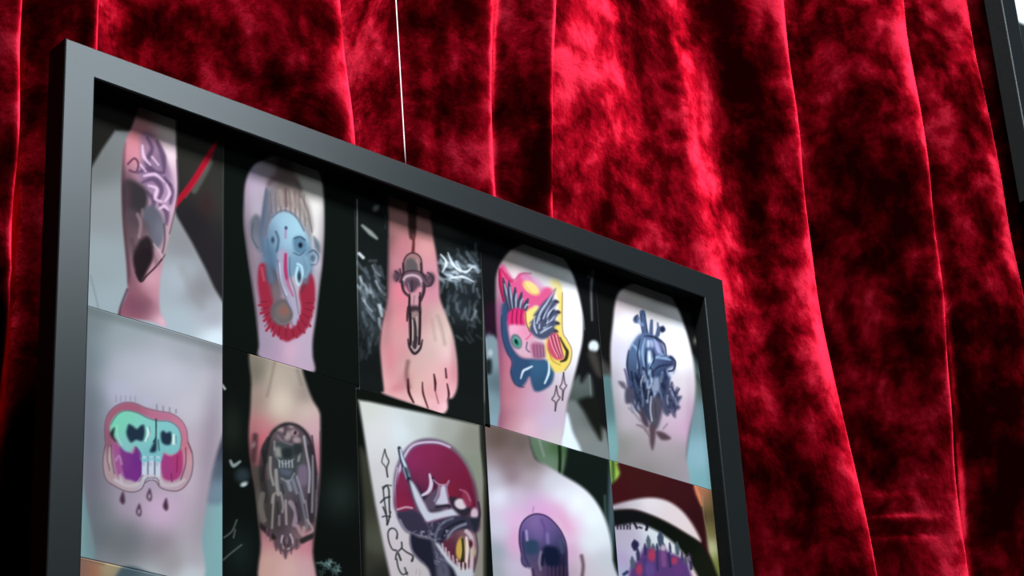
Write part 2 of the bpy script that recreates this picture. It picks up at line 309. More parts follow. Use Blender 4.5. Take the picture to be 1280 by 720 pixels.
def art_wings(p):
    rnd = random.Random(4)
    p.c[:] = (28,28,30)
    p.field([(604,385),(626,385),(626,440),(604,440)],[(612,400,(48,24,42)),(612,430,(40,22,36))],4,.9)
    p.field([(600,432),(628,436),(632,560),(600,560)],[(612,450,(130,150,158)),(612,500,(128,150,160)),(612,530,(134,160,172)),(622,480,(90,110,118))],2)
    p.poly([(606,452),(614,450),(614,466),(607,466)],(36,44,48),2); p.ell(613,441,3,4,(170,180,186),0,1.5); p.glow(611,420,5,5,(120,120,150),0,.4)
    p.line([(607.5,470),(608,540)],2,(186,196,200),1,.5)
    # right hand background
    p.line([(742,338),(739,360),(740,400)],[5,3,2],(120,122,120),2,.9); p.line([(736,345),(746,338)],4,(110,112,110),2,.8)
    p.line([(722,372),(729,396),(731,412)],1.5,(120,124,130),1,.6)
    p.field([(727,478),(737,468),(742,500),(741,560),(706,560),(704,500),(722,470)],[(728,480,(96,104,100)),(720,520,(60,70,66)),(735,500,(80,92,88))],3)
    p.line([(737,470),(739,500)],2,(150,156,156),1.5,.5)
    p.ell(742,433,6.5,7.5,(214,222,226),0,2); p.poly([(735,442),(746,442),(752,470),(744,466)],(70,64,60),3)
    p.field([(708,505),(730,510),(748,530),(760,545),(760,600),(690,585)],[(715,520,(120,126,126)),(730,545,(136,138,136)),(750,565,(128,136,136)),(738,525,(104,106,102))],2.5)
    p.poly([(724,500),(748,500),(752,548),(744,540),(732,518)],(30,32,28),3)
    p.poly([(706,520),(710,518),(716,540),(726,566),(700,562),(703,540)],(222,232,244),2)
    arm = [(619.5,362),(621,342),(630,322),(644,309),(664,303),(688,308),(704,321),(717,346),(725,376),(728.5,400),(728,425),(723,450),(715,482),(709,505),(706,528),(702,552),(700,575),(628,552),(626,505),(624,455),(620.5,405)]
    p.field(arm,[(640,320,(186,170,160)),(668,315,(178,176,170)),(695,330,(190,190,186)),(624,350,(180,130,150)),(643,345,(230,210,214)),(700,345,(206,204,204)),(712,365,(240,236,236)),(722,400,(250,246,248)),(712,430,(240,230,240)),(718,455,(222,216,224)),(622,390,(170,100,136)),(624,420,(176,96,130)),(628,455,(196,106,130)),(636,490,(186,110,128)),(630,520,(150,92,116)),(642,525,(206,150,160)),(665,505,(204,156,186)),(685,525,(198,176,204)),(700,500,(196,180,190)),(695,550,(206,194,196)),(660,535,(224,180,196)),(712,470,(206,196,206)),(645,500,(204,140,160))],1.3)
    p.mask(arm)
    p.glow(623,470,7,90,(128,66,98),0,.7); p.glow(632,500,14,40,(190,110,122),0,.4); p.glow(716,400,14,46,(252,250,252),0,.7)
    pk = (222,84,138)
    p.poly([(624,336),(629,331),(635,340),(643,350),(649,342),(660,343),(668,352),(674,360),(684,359),(693,362),(690,374),(680,386),(668,382),(660,396),(646,400),(634,388),(627,372)],pk,1.5)
    p.field([(652,344),(668,346),(680,358),(672,366),(656,352)],[(665,352,(206,150,190))],2,.7)
    p.line([(625,338),(627,358),(631,376)],[3,6,5],(206,34,84),1.3); p.line([(626.5,336),(634,348),(640,352)],2.4,(200,40,90),1,.9)
    p.line([(624,335),(624.5,355),(629,376)],1.4,(110,24,60),.8,.8); p.line([(632,342),(642,350),(652,342),(664,342)],1.2,(160,60,100),1,.7)
    p.ell(664,360,12,6.5,(240,206,128),38,1.5); p.line([(655,354),(664,366),(673,368)],1.4,(200,150,80),1,.5)
    bl = (52,80,118)
    p.poly([(628,380),(635,376),(642,382),(638,396),(634,404),(636,418),(640,432),(650,446),(665,449),(682,450),(690,458),(692,468),(689,480),(678,488),(669,489),(665,482),(662,471),(656,480),(650,484),(642,478),(638,466),(640,452),(632,438),(626.5,414),(626.5,394)],bl,1.3)
    p.field([(664,450),(688,454),(690,474),(672,487),(664,470)],[(675,462,(58,104,138)),(680,478,(50,84,116))],2,.8)
    p.line([(627,395),(628,420),(634,440),(640,452),(639,466),(644,480),(655,484)],1.2,(24,36,62),.8,.6)
    for x0,y0,x1,y1 in [(629,348,638,388),(636,352,641,388),(644,360,645,388),(652,366,650,388),(660,374,656,388)]:
        p.line([(x0,y0),((x0+x1)/2-1,(y0+y1)/2),(x1,y1)],[2,6.5,6.5],(66,66,92),1); p.line([(x0+1.5,y0+7),((x0+x1)/2+.5,(y0+y1)/2),(x1,y1-3)],[1,2.4,1.6],(190,196,212),1,.85)
    p.poly([(635,392),(642,386),(652,386),(658,391),(657,405),(650,409),(640,410),(635,404)],(224,44,116),1.1)
    for x in (640,645.5,651): p.line([(x+1,388),(x,398),(x+.5,406)],1.3,(130,16,60),.8,.85)
    p.field([(637,407),(648,406),(657,408),(664,414),(668,424),(668,436),(662,446),(650,444),(641,434),(637,420)],[(642,412,(226,176,200)),(655,415,(232,120,160)),(660,430,(206,170,186)),(652,440,(210,170,186)),(645,420,(236,150,180))],1.2)
    p.line([(658,404),(664,416),(658,424)],2,(230,70,130),1,.7)
    p.ell(645.5,427,6.5,9.5,(84,106,112),-22,1); p.ell(646,427.5,4.8,7.4,(120,160,158),-22,1); p.ell(646,428,3,5,(40,130,98),-22,1); p.ell(645,427,1.6,2.8,(14,40,44),-22,.8)
    p.line([(659,428),(658,436),(662,440)],1.6,(92,70,100),.8,.8)
    p.field([(664,430),(680,430),(682,446),(668,448)],[(670,435,(180,96,130)),(680,440,(150,110,140))],1.5)
    for i in range(4): p.line([(667+i*4,432),(668+i*4,446)],1.2,(120,60,96),.8,.6)
    ye = (238,208,96)
    p.poly([(689,352),(697,352),(703,366),(703,412),(708,424),(714,436),(713,452),(706,463),(695,465),(688,458),(683,446),(682,425),(690,412),(697,398),(697,372)],ye,1.5)
    p.field([(687,350),(697,350),(701,368),(692,366)],[(693,358,(226,212,170))],3,.7)
    p.line([(703,366),(703.2,412),(709,425),(714.5,437),(713,452),(706,463)],1.3,(130,100,60),.8,.7)
    p.poly([(656,393),(662,386),(672,383),(672,392),(665,402),(663,413),(658,406)],(240,214,120),1.2); p.line([(657,392),(658,404),(662,414)],1.3,(120,60,50),.8,.8)
    wing = [(694.5,361),(691,372),(697,377),(693,386),(699,390),(694,399),(698,404),(693,409),(696,414),(690,420),(678,424),(668,420),(662,412),(664,404),(662,404),(669,396),(667,394),(673,386),(680,377),(688,370)]
    p.poly(wing,(78,84,112),1)
    for q in [[(692,365),(684,378),(676,390),(671,404)],[(693,372),(684,386),(679,398)],[(694,383),(686,392),(684,404)],[(693,395),(688,402),(680,410)],[(690,408),(682,412),(676,416)],[(668,398),(668,408),(671,416)],[(675,398),(674,410)]]:
        p.line(q,[1,2.8,2],(186,194,214),1,.9)
    for q in [[(690,376),(682,388),(674,404)],[(692,388),(682,402)],[(690,402),(681,408)]]: p.line(q,1.3,(36,40,66),.8,.8)
    for x,y in [(697,377),(699,390),(698,404),(696,414)]: p.ell(x-1,y,2.6,1.6,(54,52,72),20,1)
    p.poly([(685,424),(692,416),(698,420),(702,436),(704,448),(694,449),(685,438)],(206,76,106),1)
    for i in range(3): p.line([(687+i*4,421-i),(691+i*4,434),(697+i*3,446)],1.2,(240,190,196),.8,.75)
    for i in range(3): p.line([(689+i*4,420-i),(693+i*4,434),(699+i*2.4,446)],.9,(110,30,56),.7,.7)
    p.line([(700,422),(706,434),(709,440),(707,449),(701,452)],[1.5,3,4,4,2],(70,56,36),1)
    p.line([(686,436),(690,450),(700,456)],1.3,(150,110,50),1,.6)
    p.line([(651,473),(654,464),(659,461),(665,458)],[1.5,3,3,2],(206,214,226),1); p.line([(686,452),(686,466),(681,479)],[1.5,3,2],(206,222,234),1)
    p.unmask()
    p.clip=None
    for cx,cy,h,w in [(704,483,17,4.2),(695,498,15.5,5)]:
        p.line([(cx+.5,cy-h),(cx-w*.4,cy-4),(cx-w,cy+1),(cx-w*.2,cy+5),(cx-1,cy+h)],1.5,(84,62,76),.8,.9); p.line([(cx+.5,cy-h),(cx+w*.5,cy-4),(cx+w,cy-1),(cx+w*.2,cy+5),(cx-1,cy+h)],1.5,(84,62,76),.8,.9)

def art_heart(p):
    rnd = random.Random(5)
    p.c[:] = (27,27,26)
    p.line([(757,345),(753,365),(748,392)],3,(130,130,128),2,.0)
    p.field([(740,440),(770,470),(775,500),(740,480)],[(755,465,(96,94,88))],4,.7)
    p.field([(740,485),(775,485),(790,620),(740,620)],[(757,500,(92,124,128)),(757,560,(124,166,168)),(764,590,(120,160,160))],3)
    p.field([(864,445),(880,470),(905,520),(905,640),(852,640),(858,560),(866,500)],[(872,480,(80,92,90)),(878,520,(116,150,160)),(880,570,(140,178,190)),(885,600,(122,170,176))],3)
    p.glow(869,500,6,30,(120,130,130),0,.5); p.glow(869,426,3,5,(150,150,146),0,.6); p.line([(871,470),(884,500),(889,520)],3,(48,52,50),3,.6)
    arm = [(766,404),(768,384),(772,368),(782,358),(797,353),(816,353),(832,361),(845,380),(855,406),(863,434),(868,462),(869,488),(866,514),(861,540),(858,570),(857,625),(776,605),(773,560),(769,515),(764.5,472),(763,436)]
    p.field(arm,[(790,365,(196,180,172)),(825,372,(184,178,170)),(775,380,(206,186,190)),(840,390,(214,206,206)),(780,405,(236,230,240)),(845,415,(240,240,246)),(855,445,(240,234,238)),(775,440,(214,206,222)),(770,480,(200,188,200)),(860,480,(216,202,210)),(850,520,(204,180,198)),(785,520,(184,170,178)),(775,560,(140,140,134)),(800,575,(160,148,150)),(830,575,(170,156,160)),(855,570,(164,152,158)),(857,530,(206,160,190)),(800,600,(150,140,146)),(840,600,(160,150,160))],1.5)
    p.mask(arm)
    p.glow(852,430,14,30,(250,250,254),-10,.6); p.glow(785,410,14,16,(244,240,250),0,.6); p.glow(768,520,8,60,(140,140,142),0,.5); p.glow(863,530,6,50,(176,140,166),0,.5); p.glow(805,590,40,20,(138,132,130),0,.6)
    b0 = (78,98,138); dk = (38,48,78)
    p.glow(803,455,22,36,(190,200,226),0,.35)
    p.line([(803,391),(804,400),(806,412),(808,424)],[7,7,7,10],b0,1.2); p.line([(801,393),(802,410),(806,424)],1.4,dk,.8,.7); p.line([(806,393),(809,415)],1.2,dk,.8,.7)
    p.ell(795.5,399,4,5,(88,100,134),20,1.2); p.line([(797,394),(794,398),(797,403)],1.6,dk,.8,.8); p.line([(798,402),(803,406)],4,(130,150,190),1.4,.8)
    p.line([(814.5,401),(814,412),(814,424)],[3.5,4.5,5],(84,96,136),1.1); p.line([(822,404),(823,415),(820,422)],[2,4,5],(96,106,144),1.1); p.line([(822,418),(824,411),(829,412)],[5,5,6],(84,98,134),1.2); p.ell(828,411.5,2.6,4,dk,10,1)
    body = [(784,446),(788,434),(797,420),(806,416),(816,419),(826,426),(831,438),(833,444),(841,446),(844,456),(842,466),(837,466),(837,480),(834,496),(826,512),(817,526),(811,526),(803,516),(794,502),(786,490),(784,470)]
    p.field(body,[(792,440,(84,112,150)),(805,430,(96,120,160)),(822,432,(90,92,142)),(812,455,(92,116,156)),(790,465,(70,84,116)),(825,470,(56,72,108)),(800,480,(66,82,116)),(815,495,(60,66,92)),(825,500,(66,72,98)),(800,505,(56,60,82)),(840,455,(60,66,104))],1.3)
    for q,w in [([(790,430),(798,440),(797,460)],4),([(806,424),(803,440),(806,460)],3),([(817,420),(822,436),(829,444)],4),([(812,446),(811,455)],4),([(826,444),(816,450),(812,464),(806,476)],4),([(820,447),(832,448),(838,450)],4)]:
        p.line(q,[1.5,w,1.5],(150,180,214),1.3,.85)
    p.poly([(810,440),(813,440),(814,452),(810,452)],(220,236,250),1); p.poly([(809,426),(812,426),(812,433),(809,433)],(206,216,240),1,.9); p.poly([(813,426),(816,426),(817,433),(814,433)],(180,196,226),1,.9)
    p.poly([(819,428),(823,428),(826,438),(822,442)],(176,176,220),1.5,.8)
    for q in [[(786,438),(784,456),(787,474)],[(800,424),(797,440),(799,462),(796,478)],[(808,436),(807,450),(808,466)],[(816,438),(818,448),(812,462)],[(818,420),(830,430),(833,444)],[(816,466),(824,458),(838,456)],[(800,468),(806,480),(804,494)],[(812,470),(814,486),(818,500)],[(830,468),(832,486),(826,500)],[(790,470),(794,490),(804,508)],[(806,420),(816,421),(826,428)]]:
        p.line(q,[1,2.6,1],dk,.9,.85)
    p.poly([(816,470),(836,462),(836,480),(828,486),(816,482)],(58,74,112),2,.8)
    p.scribble(rnd,(788,464,834,510),44,[(150,166,196),(36,44,70),(110,124,156),(28,34,56),(190,198,220),(40,48,74)],15,3.4,.85,85,22,1.4)
    p.poly([(817,474),(824,472),(824,488),(817,488)],(150,160,186),1.5,.9)
    p.poly([(834,462),(842,458),(842,468),(836,470)],(200,206,226),1.2,.8); p.line([(836,464),(842,462),(844,452),(838,446)],2,dk,1)
    p.line([(781,462),(784,474),(786,486)],2.6,(90,84,120),1.2,.8); p.poly([(773,477),(780,478),(784,487),(777,484)],(104,96,110),1.2)
    p.poly([(782,487),(792,486),(793,500),(789,504),(782,503)],(80,78,98),1.2)
    p.line([(790,500),(796,512),(804,520)],3,(80,82,102),1.3); p.line([(786,510),(794,518),(800,526)],2.4,(140,128,142),1.6,.8)
    p.poly([(800,512),(806,516),(811,530),(808,534),(802,526)],(78,66,82),1.5)
    p.field([(834,478),(838,486),(841,480),(843,488),(847,484),(847,494),(852,496),(848,504),(850,510),(845,514),(844,522),(839,516),(834,520),(828,512),(830,495)],[(838,490,(70,74,106)),(845,505,(66,68,98)),(834,512,(84,86,112))],1.2)
    p.scribble(rnd,(834,486,846,510),16,[(44,46,76),(160,168,194),(100,106,140)],12,2.6,.8,75,15,1.2)
    p.line([(838,484),(840,478)],2,(70,72,104),1); p.line([(846,492),(849,486)],2,(70,72,104),1); p.line([(842,520),(838,512)],2,(110,104,130),1.2)
    p.poly([(813,500),(826,498),(828,512),(824,530),(820,536),(813,532)],(84,80,96),1.8); p.line([(814,496),(813,512),(815,526)],2,(196,200,216),1,.75); p.line([(819,504),(820,522)],1.3,(60,58,76),.8,.7)
    p.poly([(812,532),(819,532),(819,548),(816,562),(813,556),(812,545)],(92,72,82),1.3)
    p.poly([(820,540),(828,540),(838,547),(834,550),(826,549)],(92,70,80),1.3)
    p.line([(796,531),(804,534),(811,541)],[2,4,2],(136,116,124),1.3,.9); p.line([(806,538),(812,546)],1.2,(110,90,96),1,.7)
    p.line([(829,536),(834,530)],2,(130,116,132),1.4,.7)
    p.unmask()

def art_mint_skull(p):
    p.c[:] = (134,178,180)
    p.field([(255,540),(285,520),(285,620),(250,620)],[(272,560,(56,64,82)),(270,590,(80,96,112)),(272,610,(120,150,164))],4)
    leg = [(80,340),(300,395),(300,470),(283,530),(273,560),(265,590),(258,630),(252,670),(246,735),(122,735),(119,690),(113,655),(107,625),(103,590),(102,540),(80,500)]
    p.field(leg,[(115,400,(126,138,140)),(160,420,(150,158,162)),(230,440,(158,160,166)),(268,440,(150,150,154)),(112,450,(128,142,146)),(160,460,(166,168,178)),(220,470,(184,182,192)),(262,480,(190,184,192)),(115,500,(126,136,144)),(150,490,(176,172,192)),(240,510,(196,186,196)),(262,540,(184,170,182)),(112,550,(134,134,146)),(120,600,(142,130,144)),(160,630,(166,150,166)),(200,640,(206,172,198)),(245,600,(198,176,190)),(250,560,(190,170,182)),(125,640,(128,130,134)),(130,670,(116,120,124)),(160,670,(128,128,132)),(200,680,(150,138,146)),(240,660,(180,166,174)),(245,690,(184,176,182)),(130,700,(150,150,156)),(215,700,(166,156,160)),(180,600,(176,156,176)),(190,725,(186,190,192)),(240,720,(206,210,214))],2)
    p.glow(112,560,16,150,(104,108,118),-2,.65); p.glow(262,560,14,120,(140,124,140),6,.5); p.glow(190,470,50,40,(196,192,204),0,.6); p.glow(198,640,36,26,(206,170,198),0,.6); p.glow(150,680,34,26,(116,118,122),0,.7)
    p.line([(106,385),(160,400),(220,417),(285,436)],14,(104,112,112),6,.45)
    # knee pad at the very bottom
    p.field([(118,690),(150,700),(150,730),(90,735),(98,697)],[(105,710,(140,104,92)),(118,712,(176,104,80)),(132,710,(178,168,128))],3,.0)
    pk = (178,106,130)
    out = [(131.5,552),(131,536),(134,520),(143,509),(155,503.5),(168,504),(182,510),(198,514),(214,517),(226,525),(233,537),(235,553),(240,566),(241,582),(238,597),(231,608),(222,613.5),(210,613),(200,609),(195,602),(188,600),(181,604),(177,611),(168,615),(157,614),(144,608),(133,600),(129,586),(129,570)]
    p.field(out,[(140,515,(168,96,116)),(165,508,(170,92,118)),(200,520,(190,110,140)),(228,535,(200,120,146)),(132,550,(150,84,110)),(131,575,(176,150,150)),(138,595,(176,146,150)),(155,606,(186,160,168)),(182,595,(190,186,200)),(215,608,(190,160,172)),(236,575,(206,150,160)),(230,595,(184,150,160)),(232,555,(206,110,130))],1.2)
    p.line(out[:13]+[(235,553)],1.3,(118,66,92),.8,.6)
    p.line([(235,553),(240,566),(241,582),(238,597),(231,608),(222,613.5),(210,613),(200,609),(195,602),(188,600),(181,604),(177,611),(168,615),(157,614),(144,608),(133,600),(129,586),(129,570),(132,555)],1.5,(104,84,98),.8,.75)
    p.line([(136,555),(134,572),(137,588)],1.2,(100,80,92),.8,.7); p.line([(139,556),(140,575),(143,592)],1.6,(90,66,84),.8,.6); p.line([(232,560),(232,580),(226,600)],1.5,(96,60,80),.8,.75)
    p.line([(137,560),(137,578)],2,(196,190,170),1,.5)
    p.poly([(141,556),(150,560),(152,594),(145,590)],(168,84,146),1.5)
    p.field([(150,558),(165,567),(170,558),(177,568),(178,590),(174,602),(163,600),(154,594)],[(155,575,(140,60,136)),(165,590,(130,48,140)),(172,575,(116,44,140))],1)
    p.field([(202,568),(214,570),(226,562),(229,578),(226,594),(216,601),(203,596)],[(206,580,(166,62,136)),(220,580,(176,56,124)),(226,575,(190,60,110))],1)
    p.line([(214,592),(215,602)],1.5,(110,50,90),.8,.8); p.line([(222,570),(221,590)],1.5,(130,24,74),.9,.6); p.line([(145,575),(149,570),(152,580)],3,(190,150,190),1.2,.6)
    p.field([(137.5,538),(139,528),(146,518),(156,513.5),(170,515.5),(184,522),(196,526),(210,526.5),(221,533),(226,545),(225,560),(219,567),(211,568),(205,566),(200,575),(178,575),(175,566),(169,558),(163,565),(155,563),(148,554),(143,546)],[(145,528,(120,208,170)),(155,520,(124,206,178)),(180,540,(134,204,196)),(215,540,(130,196,196)),(160,560,(134,190,190)),(190,565,(120,184,192)),(222,560,(126,188,192))],1)
    p.line([(139,530),(147,518),(158,513),(172,516),(186,523),(198,526),(212,527),(223,535),(227,548),(225,562)],1.2,(64,110,116),.8,.6)
    p.poly([(138,541),(143,535),(142,546),(145,552),(140,547)],(30,50,48),1)
    p.line([(146,532),(147,545),(152,556)],2,(170,216,206),1,.6)
    dk = (40,58,78)
    p.poly([(159,535),(161,530.5),(166,532.5),(171,536),(176,532),(180,532),(181,542),(178,551),(170,550),(164,553),(160,548),(158,541)],dk,1)
    p.line([(184,535),(186,543),(182,551)],[2,5,2],(206,226,222),1); p.line([(187,534),(187.5,543),(184,550)],1,(80,120,124),.7,.7)
    p.poly([(201,542),(204,538.5),(208,541),(213,540),(215,547),(213,555),(207,556),(202,552)],dk,1); p.line([(217,544),(217,554)],[3,4],(206,226,222),1); p.line([(220,545),(220,554)],1,(80,120,124),.7,.7)
    p.line([(195,524),(195,546),(192,552)],1.8,(48,74,84),.7); p.poly([(195,548),(191,556),(187.5,564),(192,565.5),(195.5,562)],(36,60,74),1); p.line([(198,550),(199,563)],1.4,(56,80,96),.8,.8); p.line([(197,536),(197,546)],1.2,(150,206,204),.8,.6)
    p.line([(170,559),(176,568),(177,590),(173,602)],1.4,(84,50,96),.8,.6)
    for x,w in ((180.5,6),(189,6),(197.5,6)):
        p.line([(x,573),(x-.3,596)],w,(196,204,218),1); p.ell(x-1,580,1.4,2.4,(150,160,184),0,1,.6)
    for x in (185,193.5): p.line([(x,572),(x,596)],1.5,(96,104,128),.8,.85)
    p.poly([(178,573),(200,573),(199,578),(190,575),(180,578)],(120,190,196),1)
    p.line([(144,600),(158,607),(170,606),(178,597),(188,595),(198,598),(205,606),(220,606),(230,600)],4,(198,184,190),1.4,.8)
    p.line([(150,594),(152,603)],3,(200,190,204),1.2,.6)
    p.line([(181,603),(184,598),(196,598),(199,606)],1.3,(96,80,96),.8,.7); p.line([(174,602),(179,594)],1.2,(90,60,90),.8,.5)
    for x in range(145,173,6): p.line([(x,495+(x-145)*.03),(x,502)],1.5,(140,134,156),1,.6)
    p.ell(186,502,6,5,(186,176,206),0,2,.5)
    for i,x in enumerate(range(196,222,8)): p.line([(x,506+i*2),(x,513+i)],1.8,(120,112,136),1,.6)
    for x,y,f in [(153,623,1),(186.5,619,0),(173.5,638,0),(207,631,1)]:
        p.poly([(x+.8,y-8),(x+3.2,y+2),(x+1.5,y+7),(x-2,y+5),(x-3,y)],(84,54,76),1)
        if not f: p.ell(x+.2,y+1.5,1.5,3,(186,170,184),0,.8,.9)
    p.field([(150,712),(158,708),(170,709),(185,715),(200,724),(200,745),(140,745),(145,722)],[(165,716,(78,96,106)),(185,725,(110,124,132))],2)

def art_saint(p):
    rnd = random.Random(7)
    p.c[:] = (21,26,24)
    p.glow(290,535,14,30,(40,46,38),0,.8); p.glow(425,620,22,28,(40,50,46),0,.9); p.glow(300,690,18,30,(34,46,42),0,.8)
    p.line([(277.5,481),(281,486)],3,(170,176,176),1.2); p.line([(288,576),(292,582),(300,577)],[3,5,3],(140,150,150),1.6); p.ell(305,605,4.5,3,(206,214,214),-25,1.6); p.ell(303,594,9,9,(54,68,74),0,5,.8)
    for q in [[(280,672),(290,664),(296,650)],[(279,700),(288,692),(302,681)],[(292,672),(294,662)]]: p.line(q,1.5,(120,128,122),1.2,.8)
    p.scribble(rnd,(398,702,425,720),40,[(90,124,120),(52,66,64),(130,164,158),(70,96,90)],9,2.4,.7,60,60)
    arm = [(316,430),(314,480),(313,510),(311,545),(314,580),(319,610),(323,645),(326,680),(327,735),(391,735),(391,690),(394,655),(398,620),(400,590),(400.5,530),(399,514),(391,500),(384,482),(378,462),(374,430)]
    p.field(arm,[(320,465,(120,112,98)),(345,470,(186,168,152)),(365,475,(176,160,146)),(380,490,(150,134,126)),(325,500,(160,134,122)),(350,505,(206,186,168)),(385,515,(206,180,170)),(395,535,(206,160,170)),(318,535,(196,124,126)),(325,550,(206,100,116)),(396,570,(200,130,146)),(325,580,(190,104,114)),(322,620,(110,88,82)),(397,620,(140,110,116)),(330,670,(206,134,140)),(385,680,(206,126,140)),(335,705,(206,160,148)),(360,712,(216,172,164)),(385,712,(206,160,164)),(330,650,(160,104,110))],1.6)
    p.mask(arm)
    p.glow(316,620,9,60,(54,50,46),0,.9); p.glow(395,640,6,50,(70,56,58),0,.6); p.glow(352,500,16,22,(214,196,178),0,.6)
    p.line([(344,450),(338,478),(334,495)],3,(130,112,100),3,.5); p.line([(372,462),(377,480)],5,(130,120,112),3,.5)
    p.line([(319,545),(318,560),(316,575)],7,(84,52,58),3,.85); p.ell(317,556,2.5,4,(160,140,144),20,1.5,.6)
    p.field([(313,590),(330,585),(332,610),(330,640),(322,660),(314,640)],[(322,600,(84,74,68)),(322,635,(96,88,80))],3)
    hood = [(327,562),(334,550),(340,538),(350,530.5),(361,528),(374,532),(386,543),(391,560),(395,585),(398,610),(397,640),(391,660),(380,668),(374,684),(362,688),(357,697),(352,690),(344,684),(340,672),(330,664),(322,655),(319,636),(322,612),(332,604),(332,588)]
    p.field(hood,[(335,560,(66,60,62)),(345,545,(110,90,96)),(360,535,(106,88,94)),(375,545,(96,78,84)),(360,560,(72,76,78)),(385,570,(90,74,82)),(340,590,(80,72,74)),(360,595,(88,92,98)),(378,595,(116,100,120)),(395,600,(80,68,76)),(330,640,(106,96,90)),(350,640,(84,80,82)),(375,640,(110,90,100)),(392,640,(70,66,70)),(350,670,(96,78,88)),(372,665,(150,110,118)),(358,690,(110,80,86))],1.8)
    for x,y,rx,ry in [(351,537,5,2.6),(360,545,4,6),(368,541,5,4),(371,550,5,4),(364,533,3,2)]: p.ell(x,y,rx,ry,(172,146,148),20,1.8,.9)
    p.ell(369,541,1.8,2.6,(70,44,50),20,1); p.line([(357,532),(356,543)],3,(86,66,76),1.5,.8); p.line([(347,545),(355,553),(366,556)],3,(136,116,128),1.6,.8)
    p.line([(335,548),(329,562),(332,580)],4,(50,46,48),1.6,.8)
    p.line([(328,600),(331,575),(338,545),(350,533),(362,530),(376,535),(388,552),(394,585),(397,620)],3.2,(40,36,40),1.8,.75)
    # skull face
    p.line([(330,566),(328,590),(332,625)],9,(44,42,42),3,.7); p.line([(386,560),(389,600),(388,650)],9,(48,42,50),3,.7); p.glow(336,640,14,26,(60,54,50),0,.7); p.glow(372,640,10,22,(54,48,58),0,.6); p.glow(350,655,14,14,(58,50,54),0,.5)
    p.poly([(342,560),(350,553),(364,557),(376,556),(379,572),(372,592),(362,600),(350,594),(343,578)],(70,76,78),2)
    p.poly([(343,560),(350,560),(353,570),(345,571)],(150,146,142),1.8,.9); p.line([(343,552),(343,562)],2,(150,150,146),1.2,.8); p.line([(375,566),(373,576)],3,(146,140,142),1.4,.9)
    p.poly([(353,562),(364,560),(365,570),(358,573),(353,570)],(46,52,54),1.6); p.poly([(367,557),(377,556),(377,566),(368,568)],(52,56,58),1.6)
    for x in range(349,366,4): p.line([(x,576),(x+.5,584)],2,(168,172,180),1,.85)
    p.line([(347,574),(356,580),(367,574)],1.4,(160,160,166),1,.7); p.poly([(350,586),(364,588),(362,595),(353,593)],(90,96,112),1.6)
    p.line([(352,598),(361,602),(368,592)],2,(150,150,164),1.3,.8)
    p.field([(374,582),(384,584),(384,604),(375,606),(372,592)],[(378,594,(122,104,126))],2,.9)
    for q,w,c in [([(380,546),(383,565),(387,590),(386,615)],3,(176,168,176)),([(391,570),(391,600),(390,640)],2.6,(150,140,146)),([(397,595),(396,620),(395,645)],2,(120,112,120)),([(338,572),(338,590),(342,606)],3.4,(156,150,144)),([(345,588),(346,605),(348,618)],4.4,(160,154,150)),([(334,580),(336,598)],2,(110,96,94)),([(371,596),(376,612),(380,628)],2.6,(150,150,158)),([(360,602),(363,612)],5,(140,142,150)),([(366,600),(371,616)],4,(128,132,142)),([(352,606),(354,616)],3,(56,60,66)),([(340,628),(342,618),(349,616)],3,(150,140,134)),([(342,620),(341,640),(340,660)],2.6,(156,146,140)),([(351,616),(354,632),(353,640)],2.4,(160,152,150)),([(347,628),(348,650)],3,(60,52,56)),([(357,626),(358,655)],3,(170,150,154)),([(363,628),(370,640),(368,656)],6,(160,136,150)),([(349,645),(349,656)],3,(140,124,130)),([(375,616),(380,640),(384,660)],3,(120,116,126)),([(382,626),(386,655)],1.6,(160,150,156)),([(384,650),(391,662),(386,668)],2.6,(172,150,146)),([(328,618),(326,634),(330,650)],7,(116,106,98)),([(335,622),(334,646)],3,(70,62,60)),([(370,630),(374,650)],3,(62,56,66)),([(390,545),(394,580),(395,610)],2,(60,50,56))]:
        p.line(q,w,c,1.4,.85)
    p.line([(322,655),(334,664),(342,672)],6,(46,36,38),2,.9); p.line([(378,676),(386,672),(396,668)],7,(40,40,40),2,.9)
    p.ell(359,677,9,12,(96,78,88),0,1.6); p.line([(353,670),(352,678),(356,686),(364,684),(366,676),(363,668)],2.4,(190,170,176),1.2,.9); p.ell(358.5,676,2,4,(196,166,166),0,1,.9); p.ell(358,678,5,7,(60,44,54),0,1.4,.5)
    p.line([(372,658),(378,668),(380,660)],5,(190,150,152),1.6,.7)
    for x,y,l in [(345,686,9),(351,690,9),(357,696,12),(364,690,9),(371,684,9),(338,674,9),(334,668,6)]: p.line([(x,y-l),(x,y+2)],[4,3,1.5],(104,72,82),1.2,.9)
    p.unmask()
    p.line([(400,540),(400.5,590),(397,630)],1.5,(60,44,50),1,.5)

